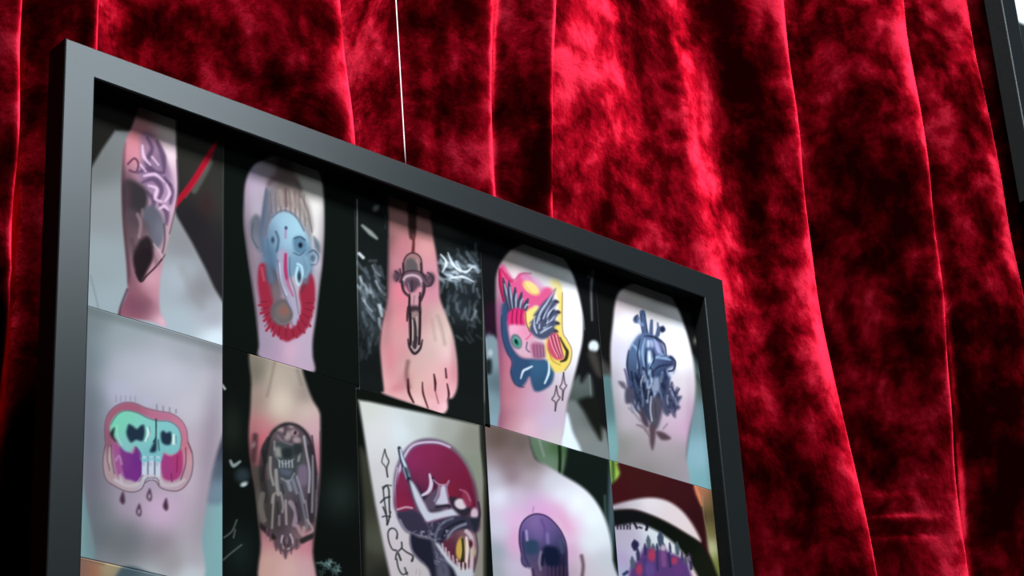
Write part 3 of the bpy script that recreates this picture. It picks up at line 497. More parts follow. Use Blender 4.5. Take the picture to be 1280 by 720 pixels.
def art_red_moon(p):
    rnd = random.Random(8)
    p.c[:] = (22,26,22)
    p.field([(450,560),(466,590),(476,640),(488,700),(492,760),(460,760),(455,640)],[(460,620,(64,64,52)),(470,680,(86,86,72)),(458,700,(60,60,50)),(478,720,(44,44,38))],3)
    paper = [(448,500),(462,502),(490,508),(540,518),(600,531),(601,560),(606,600),(606,770),(492,770),(488,722),(479,680),(469,630),(459,570),(453,530)]
    p.field(paper,[(458,510,(206,206,198)),(475,540,(216,210,210)),(500,540,(214,220,224)),(520,530,(196,200,198)),(560,535,(166,166,158)),(590,545,(140,138,126)),(595,580,(138,142,126)),(480,600,(206,200,202)),(488,640,(206,196,204)),(500,690,(206,190,196)),(603,640,(140,134,120)),(600,700,(146,138,126)),(560,715,(150,150,156)),(530,715,(200,186,190))],1.5,sm=False)
    p.line([(602,530),(606,600),(606,720)],4,(60,60,50),2.5,.7)
    # outline ring
    disc = [(495,640),(492,612),(494,588),(502,568),(513,555),(528,548.5),(546,549),(563,556),(578,569),(588,584),(594,602),(598,624),(600,648),(596,666),(560,668),(520,655)]
    p.field(disc,[(500,570,(120,100,130)),(540,550,(110,90,116)),(585,580,(120,120,120)),(598,620,(110,70,90)),(495,610,(90,70,100)),(540,600,(130,40,80))],1.4)
    p.line([(498,604),(500,585),(507,568),(516,557),(530,553),(548,553.5),(562,559)],3,(206,180,204),1.2)
    p.line([(497,585),(494,608),(496,636)],1.8,(206,186,206),1,.8)
    p.field([(507,580),(512,566),(522,558),(536,555.5),(552,557),(568,565),(581,580),(589,598),(593,618),(595,634),(586,640),(576,640),(566,630),(560,622),(556,606),(544,612),(530,622),(520,620),(512,606)],[(515,575,(150,44,96)),(540,570,(146,40,84)),(560,580,(132,36,72)),(580,600,(130,30,62)),(560,615,(140,34,60)),(588,625,(110,28,56)),(525,600,(140,44,86)),(520,612,(70,36,66))],1.2)
    p.field([(499,592),(505,594),(513,612),(518,630),(516,636),(497,638),(494.5,615)],[(503,605,(140,40,80)),(508,628,(156,36,70)),(515,622,(120,34,70))],1.2)
    p.line([(497,637),(507,634),(515,635)],2.4,(214,180,196),1,.8)
    p.poly([(513,604),(520,606),(527,617),(534,620),(529,632),(520,628)],(44,40,58),1.8)
    # hooked shape
    p.line([(537,593),(539,604),(536,614),(528,619)],[2.5,5,5,3],(206,190,210),1.1); p.line([(541,597),(544,606),(541,618),(532,624)],3,(58,44,66),1,.9)
    p.poly([(533,622),(545,612),(549,628),(558,633),(553,641),(534,641),(529,630)],(96,78,100),1.5)
    p.poly([(551,608),(557,608),(560,622),(560,630),(545,630),(549,620)],(196,190,206),1.1); p.line([(549,607),(547,618),(543,626)],2.4,(146,140,160),1,.9)
    p.line([(542,600),(548,605),(557,606),(561,601)],1.6,(190,150,174),.9,.9); p.line([(561,602),(558,612),(561,626),(562,634)],2,(150,120,146),.9,.9)
    p.line([(545,634),(561,632),(561,636)],3,(50,46,60),1.1); p.line([(534,640),(550,637)],4,(76,64,82),1.4)
    # long bone across
    p.line([(499,560),(502,572),(507,586),(512,600)],[4,5.5,8,6],(54,54,78),1.2); p.line([(500.5,562),(503,573),(507,583)],[2,3.5,4],(190,200,214),1)
    p.line([(508,584),(511,592),(512,600)],3,(150,160,176),1.2,.8); p.ell(508,589,3,5,(76,80,98),-20,1.5,.8)
    p.line([(504,585),(508,598)],1.6,(190,186,204),1,.7)
    p.line([(511,598),(516,614),(524,634),(530,648)],[4,5,5,4],(42,40,60),1.4)
    p.poly([(512,602),(517,604),(524,616),(531,630),(537,640),(548,640),(564,636),(580,640),(574,645),(556,647),(540,651),(533,652),(526,642),(518,624)],(198,196,210),1.1)
    # helmet and teeth
    p.poly([(496,642),(506,639),(517,638),(526,644),(533,654),(550,650),(568,645),(584,645),(594,650),(598,640),(599,652),(596,664),(590,668),(578,664),(566,668),(560,680),(563,690),(552,688),(542,680),(530,672),(516,668),(507,664),(500,654)],(62,56,78),1.4)
    p.line([(500,650),(507,662),(518,668),(530,671),(544,676)],2.6,(150,140,160),1.4,.8)
    p.scribble(rnd,(516,664,545,674),18,[(190,186,200),(140,134,156)],4,1.8,.8,30,60); p.scribble(rnd,(532,650,542,668),14,[(120,112,132),(90,84,104)],6,1.6,.6,90,30)
    p.line([(544,673),(548,660),(556,652),(566,648)],3.2,(110,118,136),1.3,.8); p.line([(558,678),(562,668),(570,660),(582,655)],3.4,(140,138,156),1.3,.85); p.line([(552,676),(556,664),(566,656),(580,651)],3,(36,42,54),1.2,.9)
    p.scribble(rnd,(545,650,560,675),12,[(160,160,176)],3,1.6,.6,30,60)
    p.poly([(562,622),(571,622),(580,628),(588,632),(588,641),(579,646),(570,640),(565,632)],(54,44,58),1.4); p.ell(576,630,8,6.5,(214,196,204),20,1.4); p.poly([(580,612),(587,618),(590,630),(584,634),(578,622)],(150,50,80),1.3); p.line([(575,612),(583,616),(588,626)],2,(190,110,140),1,.7)
    p.ell(593,642,4.5,7,(206,176,190),0,1.4); p.line([(598,628),(600,642),(598,652)],2.4,(60,40,60),1,.9)
    p.poly([(588,648),(598,648),(598,658),(594,664),(590,656)],(44,46,60),1.3)
    p.field([(553,680),(562,672),(570,664),(580,662),(590,664),(596,678),(595,700),(588,712),(574,708),(562,700)],[(560,690,(104,40,64)),(580,690,(80,40,50)),(585,705,(96,34,50)),(592,680,(170,140,150))],1.4)
    p.line([(583,664),(589,672),(590,690),(589,712)],5,(200,176,184),1.4); p.ell(588,680,3,5,(96,30,46),0,1.3)
    p.line([(595,668),(597,690),(592,715)],2.4,(84,62,78),1.2,.8)
    p.ell(575.5,686,5.5,14,(206,166,76),5,1.1); p.line([(578,674),(579,688),(577,702)],2.6,(46,48,26),1); p.line([(583,672),(584,686),(583,702)],[3,5,4],(220,204,190),1.1)
    p.ell(592,690,3,6,(190,170,140),0,1.4,.8)
    # jaw
    p.poly([(543,680),(549,680),(558,692),(566,702),(576,710),(590,712),(590,722),(574,722),(564,712),(552,698)],(196,194,204),1.3)
    for x,y in [(553,684),(557,689),(561,694),(566,699),(571,703)]: p.line([(x,y-4),(x+1,y+3)],2.2,(206,180,190),.9,.85)
    for x in (574,579,584): p.line([(x,704),(x,714)],2.6,(206,196,196),.9,.9)
    for x in (576.5,581.5): p.line([(x,704),(x,712)],1.2,(90,40,50),.7,.8)
    p.poly([(513,668),(524,671),(538,675),(546,684),(556,700),(568,714),(572,740),(546,740),(536,712),(524,700),(515,688)],(40,40,58),1.4)
    p.poly([(540,676),(548,690),(560,706),(562,730),(548,730),(544,700)],(108,104,124),2.2,.8); p.scribble(rnd,(544,690,556,716),16,[(150,146,166),(70,66,88)],5,1.5,.6,60,60)
    p.line([(513,668),(512.5,682),(520,694),(530,704)],1.4,(120,110,136),1,.7)
    # F A C E and the sparkle
    ink = (54,58,60)
    p.line([(481,562),(478.5,571),(477.5,578),(482,584),(484.5,596)],1.4,(84,82,84),.8); p.line([(481,562),(483,570),(486,577),(483.5,585),(484.5,596)],1.8,(84,80,78),.8)
    p.line([(479,611),(483,607),(486,612),(486.5,625),(487,640)],2,ink,.9); p.line([(479,611),(480,622),(482,636),(483,642)],1.6,ink,.9); p.line([(476,628),(481,623),(487,621)],2,ink,.9); p.line([(478,609),(484,606.5),(489,607)],1.6,ink,.9,.8)
    p.line([(479,634),(483,645),(484,655)],2,ink,.9); p.line([(488,640),(486,650),(484,656)],2,ink,.9); p.line([(478,646),(483,645),(488,646)],1.6,ink,.9)
    p.line([(496,673),(496.5,666),(493,661),(488,661),(485,666),(486,676),(490,686),(495,688)],[2.4,1.6,1.6,2,1.6,1.6,1.6,2.2],ink,.9)
    p.line([(502,678),(502,685),(496,691),(494.5,699)],1.8,ink,.9); p.line([(502,685),(508,690),(516,695),(515,701)],[1.6,1.8,2,3],ink,.9); p.line([(498,692),(501,700)],2.4,ink,.9); p.line([(496,699),(498,710),(503,718),(509,716)],1.7,ink,.9); p.line([(506,710),(509,718)],2.2,ink,.9,.8)
    p.scribble(rnd,(520,712,530,720),4,[(160,140,140)],6,1.5,.6)

def art_purple_skull(p):
    p.c[:] = (25,35,31)
    p.field([(664,535),(706,540),(704,590),(690,590),(668,570)],[(680,552,(110,130,108)),(695,560,(60,96,50)),(688,575,(120,140,120)),(675,560,(96,120,98))],2)
    p.line([(699,550),(700,575),(699,595)],4,(22,40,22),1.5,.9); p.line([(674,550),(680,570)],3,(150,166,148),2,.5)
    p.line([(756,620),(757,645),(759,660)],3,(70,96,86),2,.8); p.poly([(762,575),(767,580),(768,660),(764,700),(760,660)],(76,96,104),2)
    body = [(600,520),(655,538),(664,560),(670,574),(684,582),(704,594),(724,606),(738,618),(749,633),(757,650),(763,672),(766,700),(767,760),(600,760)]
    p.field(body,[(625,548,(104,84,76)),(650,555,(110,94,88)),(665,575,(134,118,116)),(635,575,(130,106,106)),(640,595,(140,110,118)),(618,600,(190,186,200)),(625,620,(232,234,246)),(660,600,(176,160,166)),(690,605,(206,206,216)),(700,620,(232,238,244)),(645,620,(206,190,214)),(668,630,(206,170,206)),(680,640,(226,168,212)),(720,630,(240,250,252)),(740,650,(236,248,250)),(735,680,(226,236,240)),(642,650,(232,180,220)),(645,680,(222,166,206)),(625,660,(206,206,222)),(620,690,(150,164,172)),(640,710,(206,186,210)),(716,660,(236,190,220)),(716,690,(216,160,196)),(755,700,(196,200,206)),(735,710,(206,196,204)),(716,715,(190,160,180)),(690,640,(230,176,208)),(622,715,(160,166,172)),(750,670,(226,232,236))],1.6)
    p.glow(678,640,24,14,(226,160,212),0,.6); p.glow(707,655,8,20,(230,150,190),-25,.5); p.glow(643,672,6,20,(230,160,204),0,.5)
    p.line([(727,695),(729,708),(727,725)],4,(96,66,72),2.5,.8)
    p.line([(667,634),(666,640)],1.2,(150,110,170),1,.7)
    sk = [(649.5,678),(650,662),(654,652),(662,645),(672,642.5),(684,646),(695,656),(703,668),(708,684),(709,700),(708,760),(668,760),(665,716),(661,710),(655,708),(651.5,700),(652,692)]
    p.field(sk,[(656,660,(120,96,160)),(670,655,(156,120,180)),(685,655,(120,86,156)),(675,670,(140,110,180)),(690,670,(110,90,150)),(652,675,(70,60,116)),(665,685,(60,76,106)),(662,700,(80,76,112)),(680,685,(80,72,120)),(700,675,(60,64,104)),(690,695,(30,36,70)),(705,700,(36,34,60)),(672,702,(96,76,110)),(690,715,(52,34,66)),(705,717,(40,30,52)),(660,705,(100,86,130)),(672,716,(120,90,120))],1.2)
    p.line([(652,692),(649.5,678),(650,662),(654,652),(662,645),(672,642.5),(684,646),(695,656),(703,668),(708,684),(709,720)],1.8,(56,36,84),.9,.9)
    p.poly([(656,678),(664,675),(672,678),(672,690),(664,693),(657,690)],(52,74,104),1.8); p.poly([(680,684),(694,684),(700,694),(698,708),(686,708),(680,698)],(26,34,64),2)
    p.line([(658,664),(659,675)],3,(176,160,206),1.4,.85); p.line([(654,665),(655,690),(661,707)],2,(66,50,96),1.2,.8); p.line([(677,650),(681,662),(680,674)],3,(96,70,140),2,.6); p.line([(684,668),(685,678)],4,(150,126,190),2,.6)
    p.line([(676,690),(674,702),(676,712)],3,(150,140,166),1.3,.7); p.line([(679,694),(678,706)],3,(24,26,52),1.3,.8); p.line([(700,675),(703,690)],4,(80,90,120),2,.6)
    for x in range(672,708,5): p.line([(x,708),(x,725)],1.6,(104,70,104),1,.55)
    p.line([(666,712),(668,725)],3,(70,40,70),1.2,.7); p.line([(652,694),(653,704),(658,708)],2,(66,50,96),1,.8)

def art_back(p):
    rnd = random.Random(10)
    p.c[:] = (70,26,30)
    p.poly([(760,575),(783,572),(782,584),(775,594),(766,607),(760,600)],(160,200,78),2.5)
    p.poly([(764,570),(768,570),(768,600),(765,600)],(40,60,40),2,.8)
    p.field([(782,575),(900,600),(890,640),(882,720),(874,720),(876,680),(868,655),(850,636),(825,624),(795,622),(760,634),(760,610),(775,596)],[(800,600,(74,28,28)),(850,620,(70,24,30)),(875,650,(60,22,26)),(775,620,(76,22,28))],2)
    p.field([(868,606),(900,612),(900,760),(894,720),(886,690),(882,660),(879,640)],[(874,618,(206,120,90)),(886,625,(120,100,66)),(886,645,(84,72,44)),(889,665,(120,110,60)),(889,685,(206,202,160)),(892,705,(120,130,60))],1.8)
    p.line([(868,605),(873,618),(877,632)],[2,4,1],(226,130,90),1.4); p.line([(878,620),(880,645),(884,665),(887,690)],1.2,(190,160,130),.9,.5)
    p.line([(898,660),(901,690),(904,730)],6,(110,24,26),2,.9)
    p.field([(760,634),(785,626),(812,622),(834,626),(852,638),(866,656),(876,676),(868,674),(845,660),(815,645),(790,637),(760,641)],[(775,633,(176,160,170)),(810,628,(226,216,220)),(840,640,(224,206,208)),(862,660,(226,206,206)),(790,634,(200,190,198))],1.6)
    p.field([(760,658),(775,653),(800,650),(825,656),(845,670),(860,688),(872,710),(880,760),(760,760)],[(775,665,(180,170,186)),(790,670,(186,170,190)),(812,662,(214,222,228)),(835,675,(224,226,226)),(780,700,(178,152,196)),(775,715,(170,176,200)),(855,695,(226,206,204)),(870,716,(226,200,200)),(795,690,(190,186,206)),(840,690,(206,214,214))],1.6)
    p.field([(760,640),(785,637),(808,642),(832,652),(856,666),(872,676),(882,688),(892,706),(902,740),(882,740),(870,716),(856,694),(838,675),(816,661),(795,654),(760,658)],[(790,645,(24,26,28)),(830,660,(20,26,20)),(860,680,(24,28,20)),(880,700,(30,34,24))],1.6)
    ink=(34,26,44)
    for x,h in [(772,9),(776,6),(780,8),(784,6),(787.5,10)]: p.line([(x,661-h+3),(x,661)],2,ink,1,.85)
    p.line([(782,655),(785,658)],1.5,ink,.9,.7); p.line([(793,654),(796,660)],3,ink,1,.9); p.line([(799,659),(802,660)],2.4,ink,1,.8); p.line([(806,653),(809,657),(808,662)],3.4,ink,1,.95)
    nv = (58,54,92); te = (84,98,112)
    p.poly([(786,722),(790,706),(797,700),(802,690),(806,684),(814,684),(822,688),(828,682),(836,690),(846,694),(856,700),(862,712),(868,760),(786,760)],(98,60,126),2)
    for x,y,l,w,c in [(793,680,10,7,nv),(797,692,12,5,nv),(790,702,12,6,te),(806,686,12,4,nv),(810,676,12,6,te),(816,684,8,5,te),(821,684,8,4,(60,66,96)),(825,672,14,8,(62,76,100)),(828,682,8,6,(80,84,112)),(837,684,10,3,nv),(846,684,13,6,te),(852,694,9,3,nv),(861,696,8,6,(84,76,96)),(863,704,12,4,nv),(856,700,8,5,(90,80,112))]:
        p.line([(x,y-l*.5),(x+.5,y),(x+1,y+l*.6)],[1.5,w,w*.8],c,1.2,.95)
    p.ell(794,681,4.5,5,(48,42,84),20,1.4); p.ell(861,698,2.6,4,(130,116,130),0,1.2,.8); p.line([(858,695),(862,693),(865,699)],1.8,ink,1,.8)
    for x,y,rx,ry in [(815,694,5,8),(843,701,4,5),(799,712,4,7)]: p.ell(x,y,rx,ry,(178,58,96),0,2)
    p.ell(829,685,3,4,(190,166,186),0,1.3); p.line([(829,692),(830,706)],6,(134,80,136),2,.9); p.line([(821,690),(822,712)],3,(60,50,100),1.5,.8); p.line([(836,692),(838,708)],3,(56,44,92),1.5,.8); p.line([(806,700),(806,720)],4,(70,60,120),2,.8)
    p.ell(812,712,6,9,(104,76,146),0,3,.8); p.ell(848,712,6,7,(110,58,130),0,3,.8); p.line([(780,718),(784,715)],4,(60,60,110),1.5)

def art_rust(p):
    p.c[:] = (150,110,96)
    p.field([(60,670),(400,670),(400,1000),(60,1000)],[(104,712,(140,106,94)),(118,714,(178,104,78)),(132,712,(176,166,126)),(150,740,(110,124,130)),(180,740,(90,106,116)),(220,760,(170,176,180)),(130,780,(150,120,96))],2,sm=False)
    p.line([(98,697),(130,705)],3,(96,88,84),2,.5)
    p.field([(150,712),(158,708),(170,709),(185,715),(200,724),(240,800),(200,860),(140,800),(138,740)],[(165,716,(78,96,106)),(185,725,(110,124,132)),(170,790,(60,76,88))],2)

def art_pale(p):
    p.c[:] = (206,210,214)
    p.field([(1240,-400),(1900,-400),(1900,900),(1240,900)],[(1276,10,(226,232,236)),(1300,-100,(200,206,212)),(1290,200,(120,126,130)),(1400,300,(90,96,100)),(1400,0,(170,176,182))],2,sm=False)
    p.poly([(1262,23),(1320,48),(1320,700),(1262,690)],(44,50,52),1.2,1,False)
# ------------------------------------------------------------------ helpers
def tag(o, label=None, cat=None, group=None, kind=None):
    if label: o['label'] = label
    if cat: o['category'] = cat
    if group: o['group'] = group
    if kind: o['kind'] = kind
    return o
def link(name, me, mat, parent=None):
    o = bpy.data.objects.new(name, me); C.objects.link(o)
    if mat: me.materials.append(mat)
    if parent: o.parent = parent
    return o
def mesh(name, vs, fs, mat, parent=None, smooth=False):
    me = bpy.data.meshes.new(name); me.from_pydata([tuple(v) for v in vs], [], fs); me.update()
    if smooth: me.shade_smooth()
    return link(name, me, mat, parent)
def box(name, lo, hi, mat, parent=None):
    x0, y0, z0 = lo; x1, y1, z1 = hi
    vs = [(x0,y0,z0),(x1,y0,z0),(x1,y1,z0),(x0,y1,z0),(x0,y0,z1),(x1,y0,z1),(x1,y1,z1),(x0,y1,z1)]
    return mesh(name, vs, [(0,3,2,1),(4,5,6,7),(0,1,5,4),(1,2,6,5),(2,3,7,6),(3,0,4,7)], mat, parent)
def material(name):
    m = bpy.data.materials.new(name); m.use_nodes = True; nt = m.node_tree
    return m, nt, nt.nodes['Principled BSDF']
def node(nt, t, **kw):
    n = nt.nodes.new(t)
    for k, v in kw.items(): setattr(n, k, v)
    return n
def ramp(nt, stops, interp='LINEAR'):
    r = nt.nodes.new('ShaderNodeValToRGB'); e = r.color_ramp; e.interpolation = interp
    while len(e.elements) < len(stops): e.elements.new(.5)
    for q, (p, c) in zip(e.elements, stops): q.position = p; q.color = (*c, 1)
    return r

def plane_xz(px, py, off=0.):
    """where the sight line through drawing point (px, py) meets the plane Y = off: used once, to take
    measurements of the flat things off the photograph"""
    r = np.array([(px-640)/FPX, (py-360)/FPX, 1.]); P = P0 + ND*off
    Q = r*((P @ ND)/(r @ ND)) - P
    return float(Q @ XD), float(Q @ UD)
def draw_units(x, z, off):
    """inverse of plane_xz: wall metres -> units of the drawings"""
    V = P0[None] + ND[None]*off + x[:, None]*XD[None] + z[:, None]*UD[None]
    return V[:, 0]/V[:, 2]*FPX+640, V[:, 1]/V[:, 2]*FPX+360

# ------------------------------------------------------------------ materials
def mat_black_frame():
    m, nt, b = material('satin_black_moulding')
    b.inputs['Base Color'].default_value = (.009, .011, .012, 1)
    b.inputs['Roughness'].default_value = .29; b.inputs['Specular IOR Level'].default_value = .3
    tc = node(nt, 'ShaderNodeTexCoord'); n = node(nt, 'ShaderNodeTexNoise'); n.inputs['Scale'].default_value = 260; n.inputs['Detail'].default_value = 3
    nt.links.new(tc.outputs['Object'], n.inputs['Vector'])
    bp = node(nt, 'ShaderNodeBump'); bp.inputs['Strength'].default_value = .025; bp.inputs['Distance'].default_value = .001
    nt.links.new(n.outputs['Fac'], bp.inputs['Height']); nt.links.new(bp.outputs[0], b.inputs['Normal'])
    return m
def mat_velvet():
    m, nt, b = material('crushed_red_velvet')
    L = nt.links.new
    tc = node(nt, 'ShaderNodeTexCoord')
    at = node(nt, 'ShaderNodeAttribute', attribute_name='cloth')       # metres along the cloth, metres up
    mp = node(nt, 'ShaderNodeMapping'); mp.inputs['Scale'].default_value = (1.0, 1.0, .72)
    L(at.outputs['Vector'], mp.inputs['Vector'])
    def noise(scale, detail, rough, dist=0., off=0.):
        n = node(nt, 'ShaderNodeTexNoise'); n.inputs['Scale'].default_value = scale; n.inputs['Detail'].default_value = detail
        n.inputs['Roughness'].default_value = rough; n.inputs['Distortion'].default_value = dist
        a = node(nt, 'ShaderNodeVectorMath', operation='ADD'); a.inputs[1].default_value = (off, off*.7, off*1.3)
        L(mp.outputs[0], a.inputs[0]); L(a.outputs[0], n.inputs['Vector']); return n
    n1 = noise(17, 5, .58, .2); n2 = noise(48, 4, .6, .2, 3.1); n3 = noise(6.5, 3, .5, .1, 15.2)
    mpf = node(nt, 'ShaderNodeMapping'); mpf.inputs['Scale'].default_value = (1., 1., .16); L(at.outputs['Vector'], mpf.inputs['Vector'])
    def mth(op, a, c, clamp=False):
        q = node(nt, 'ShaderNodeMath', operation=op); q.use_clamp = clamp
        for i, v in enumerate((a, c)):
            if isinstance(v, (int, float)): q.inputs[i].default_value = v
            else: L(v, q.inputs[i])
        return q.outputs[0]
    s = mth('ADD', mth('MULTIPLY', n1.outputs['Fac'], .52), mth('ADD', mth('MULTIPLY', n2.outputs['Fac'], .18), mth('MULTIPLY', n3.outputs['Fac'], .30)))
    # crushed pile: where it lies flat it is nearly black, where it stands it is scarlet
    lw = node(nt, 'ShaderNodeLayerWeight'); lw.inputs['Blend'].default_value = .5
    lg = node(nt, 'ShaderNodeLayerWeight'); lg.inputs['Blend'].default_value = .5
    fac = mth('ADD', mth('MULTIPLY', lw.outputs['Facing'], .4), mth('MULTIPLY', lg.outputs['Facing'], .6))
    s0 = s; s = mth('ADD', s, mth('MULTIPLY', mth('SUBTRACT', fac, .40), .19))  # facing term lifts the fold crests in the colour, as sheen
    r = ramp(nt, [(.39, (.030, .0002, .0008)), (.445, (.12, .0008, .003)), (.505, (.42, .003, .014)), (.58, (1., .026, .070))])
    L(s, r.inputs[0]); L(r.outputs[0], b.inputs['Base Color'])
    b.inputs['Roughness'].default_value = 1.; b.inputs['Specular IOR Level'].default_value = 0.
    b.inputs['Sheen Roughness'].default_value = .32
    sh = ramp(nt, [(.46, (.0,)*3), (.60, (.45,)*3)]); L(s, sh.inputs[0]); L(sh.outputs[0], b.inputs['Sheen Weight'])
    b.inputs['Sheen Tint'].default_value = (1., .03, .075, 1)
    # velvet sheen put into base colour: dark square on, bright where pile turns away
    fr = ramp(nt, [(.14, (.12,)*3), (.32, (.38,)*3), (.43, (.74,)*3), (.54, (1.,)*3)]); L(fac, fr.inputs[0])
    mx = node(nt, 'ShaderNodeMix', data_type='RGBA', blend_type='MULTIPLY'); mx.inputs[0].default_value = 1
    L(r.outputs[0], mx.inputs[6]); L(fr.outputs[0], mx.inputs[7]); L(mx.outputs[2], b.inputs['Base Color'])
    fine = noise(300, 3, .6, 0, 1.7); L(mpf.outputs[0], fine.inputs['Vector'])
    bp0 = node(nt, 'ShaderNodeBump'); bp0.inputs['Strength'].default_value = .35; bp0.inputs['Distance'].default_value = .0012
    L(fine.outputs['Fac'], bp0.inputs['Height'])
    bp = node(nt, 'ShaderNodeBump'); bp.inputs['Strength'].default_value = .8; bp.inputs['Distance'].default_value = .010
    L(s0, bp.inputs['Height']); L(bp0.outputs[0], bp.inputs['Normal']); L(bp.outputs[0], b.inputs['Normal']); L(bp.outputs[0], lw.inputs['Normal'])
    return m
def mat_plain(name, col, rough=.6, scale=40, amt=.15, spec=.3):
    m, nt, b = material(name)
    tc = node(nt, 'ShaderNodeTexCoord'); n = node(nt, 'ShaderNodeTexNoise'); n.inputs['Scale'].default_value = scale; n.inputs['Detail'].default_value = 4
    nt.links.new(tc.outputs['Object'], n.inputs['Vector'])
    r = ramp(nt, [(.3, tuple(c*(1-amt) for c in col)), (.7, tuple(min(1, c*(1+amt)) for c in col))])
    nt.links.new(n.outputs['Fac'], r.inputs[0]); nt.links.new(r.outputs[0], b.inputs['Base Color'])
    b.inputs['Roughness'].default_value = rough; b.inputs['Specular IOR Level'].default_value = spec
    return m
def mat_print():
    m, nt, b = material('photo_paper_print')
    a = node(nt, 'ShaderNodeAttribute', attribute_name='ink')
    nt.links.new(a.outputs['Color'], b.inputs['Base Color'])
    b.inputs['Roughness'].default_value = .8; b.inputs['Specular IOR Level'].default_value = .0
    return m
M_FRAME = mat_black_frame(); M_SIDE = mat_plain('shaded_black_moulding_side', (.007, .008, .008), .85, 200, .1, .04); M_VELVET = mat_velvet(); M_PRINT = mat_print()  # rail sides: darker, duller copy of the moulding, shade put into the finish
M_BOARD = mat_plain('black_backing_board', (.010, .011, .011), .7)
M_WIRE = mat_plain('pale_hanging_wire', (.80, .78, .78), .3, 300, .1, .5)
M_WALL = mat_plain('dark_wall_paint', (.03, .03, .032), .9, 6)
M_FLOOR = mat_plain('dark_floor', (.05, .045, .042), .6, 9)

# ------------------------------------------------------------------ the room behind and below
tag(box('wall_back', (-1.6, .42, 0), (3.2, .52, 4.2), M_WALL), kind='structure')
tag(box('floor', (-1.6, -2.2, -.1), (3.2, .52, 0), M_FLOOR), kind='structure')

# ------------------------------------------------------------------ curtain
CREST = [(-.40, .12), (-.22, .13), (-.10, .125), (.016, .122), (.091, .12), (.400, .118), (.610, .122), (.687, .120), (1.103, .118), (1.318, .118), (1.484, .120), (1.72, .13), (1.93, .12), (2.20, .13)]
VALLEY = [.10, .08, .11, .07, .14, .25, .05, .105, .095, .085, .21, .12, .12]
def profile():
    pts = []
    for i, (x, y) in enumerate(CREST[:-1]):
        xn, yn = CREST[i+1]; d = VALLEY[i]; g = xn - x
        r = min(.050, g*.33)
        pts += [(x, y), (x+.0055, y+.004), (x+.010, y+.018), (x+.014, y+.5*d), (x+.018, y+.85*d), (x+.028, y+d), (x+g*.48, y+d*.92), (xn-r*1.7, yn+min(.055, d*.6)), (xn-r, yn+min(.022, d*.35)), (xn-r*.4, yn+.0045)]
    pts.append(CREST[-1])
    P = spline(pts, False, 10)
    seg = np.r_[0, np.cumsum(np.hypot(*np.diff(P, axis=0).T))]
    n = 1500; t = np.linspace(0, seg[-1], n)
    return np.interp(t, seg, P[:, 0]), np.interp(t, seg, P[:, 1]), t
def curtain():
    px, py, t = profile(); nz = 420
    z = np.linspace(.03, 4.05, nz)
    T, Z = np.meshgrid(t, z); X0 = np.tile(px, (nz, 1)); Y0 = np.tile(py, (nz, 1))
    r = np.random.RandomState(4)
    dx = np.zeros_like(X0); dy = np.zeros_like(X0)
    for k in range(26):                                       # slow sway of the folds
        fx, fz = r.uniform(.5, 5), r.uniform(.6, 5); a = .0028/(1+.12*fz); ph = r.uniform(0, 6.28, 2)
        dx += a*np.sin(X0*fx*2+Z*fz*1.6+ph[0]); dy += a*1.0*np.sin(X0*fx*3+Z*fz*2+ph[1])
    for k in range(40):                                       # crumples in the cloth
        fx, fz = r.uniform(15, 60), r.uniform(6, 40); a = .00075*30/(20+fx); ph = r.uniform(0, 6.28)
        m = .5+.5*np.sin(Z*r.uniform(2, 6)+X0*r.uniform(2, 8)+ph*2)
        dy += a*m*np.sin(T*fx+Z*fz*r.choice([-1, 1])+ph)
    dy -= .014*np.exp(-((X0-.955)/.035)**2)*np.clip((Z-TOP+.02)*4, 0, 1)   # a soft half fold
    # pressed creases running across the folds
    for (xa, xb, zc, bow, a) in CREASES:
        u = (X0-xa)/(xb-xa); on = np.clip(np.minimum(u, 1-u)*6, 0, 1)*(u > 0)*(u < 1)
        d = (Z-(zc+bow*np.sin(np.clip(u, 0, 1)*3.14)))
        dy -= a*on*np.exp(-(d/.0035)**2); dy += a*.6*on*np.exp(-((d+.008)/.005)**2)
    V = np.stack([X0+dx, Y0+dy, Z], -1).reshape(-1, 3)
    n = len(t); i = np.arange(nz-1)[:, None]*n+np.arange(n-1)[None]
    F = np.stack([i, i+1, i+n+1, i+n], -1).reshape(-1, 4)
    me = grid_mesh('velvet_curtain', V, F)
    me.shade_smooth()
    a = me.attributes.new('cloth', 'FLOAT_VECTOR', 'POINT')
    a.data.foreach_set('vector', np.stack([T, np.zeros_like(T), Z], -1).astype(np.float32).ravel())
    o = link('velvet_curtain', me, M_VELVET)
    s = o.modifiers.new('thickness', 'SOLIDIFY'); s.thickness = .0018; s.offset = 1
    return o
def grid_mesh(name, V, F):
    me = bpy.data.meshes.new(name); me.vertices.add(len(V)); me.vertices.foreach_set('co', V.astype(np.float32).ravel())
    me.loops.add(F.size); me.loops.foreach_set('vertex_index', F.astype(np.int32).ravel())
    me.polygons.add(len(F)); me.polygons.foreach_set('loop_start', np.arange(0, F.size, 4, dtype=np.int32))
    me.update(calc_edges=True); me.validate(); return me
def crease(x0, y0, x1, y1, bow, a):
    A = plane_xz(x0, y0, .12); B = plane_xz(x1, y1, .12)
    return (A[0], B[0], TOP+(A[1]+B[1])/2, bow, a)
CREASES = [crease(1140, 648, 1205, 645, .004, .007), crease(1145, 610, 1180, 613, .001, .004), crease(-30, 345, 52, 338, .006, .010)]
tag(curtain(), 'deep red crushed velvet curtain hanging in folds behind the framed posters', 'curtain')

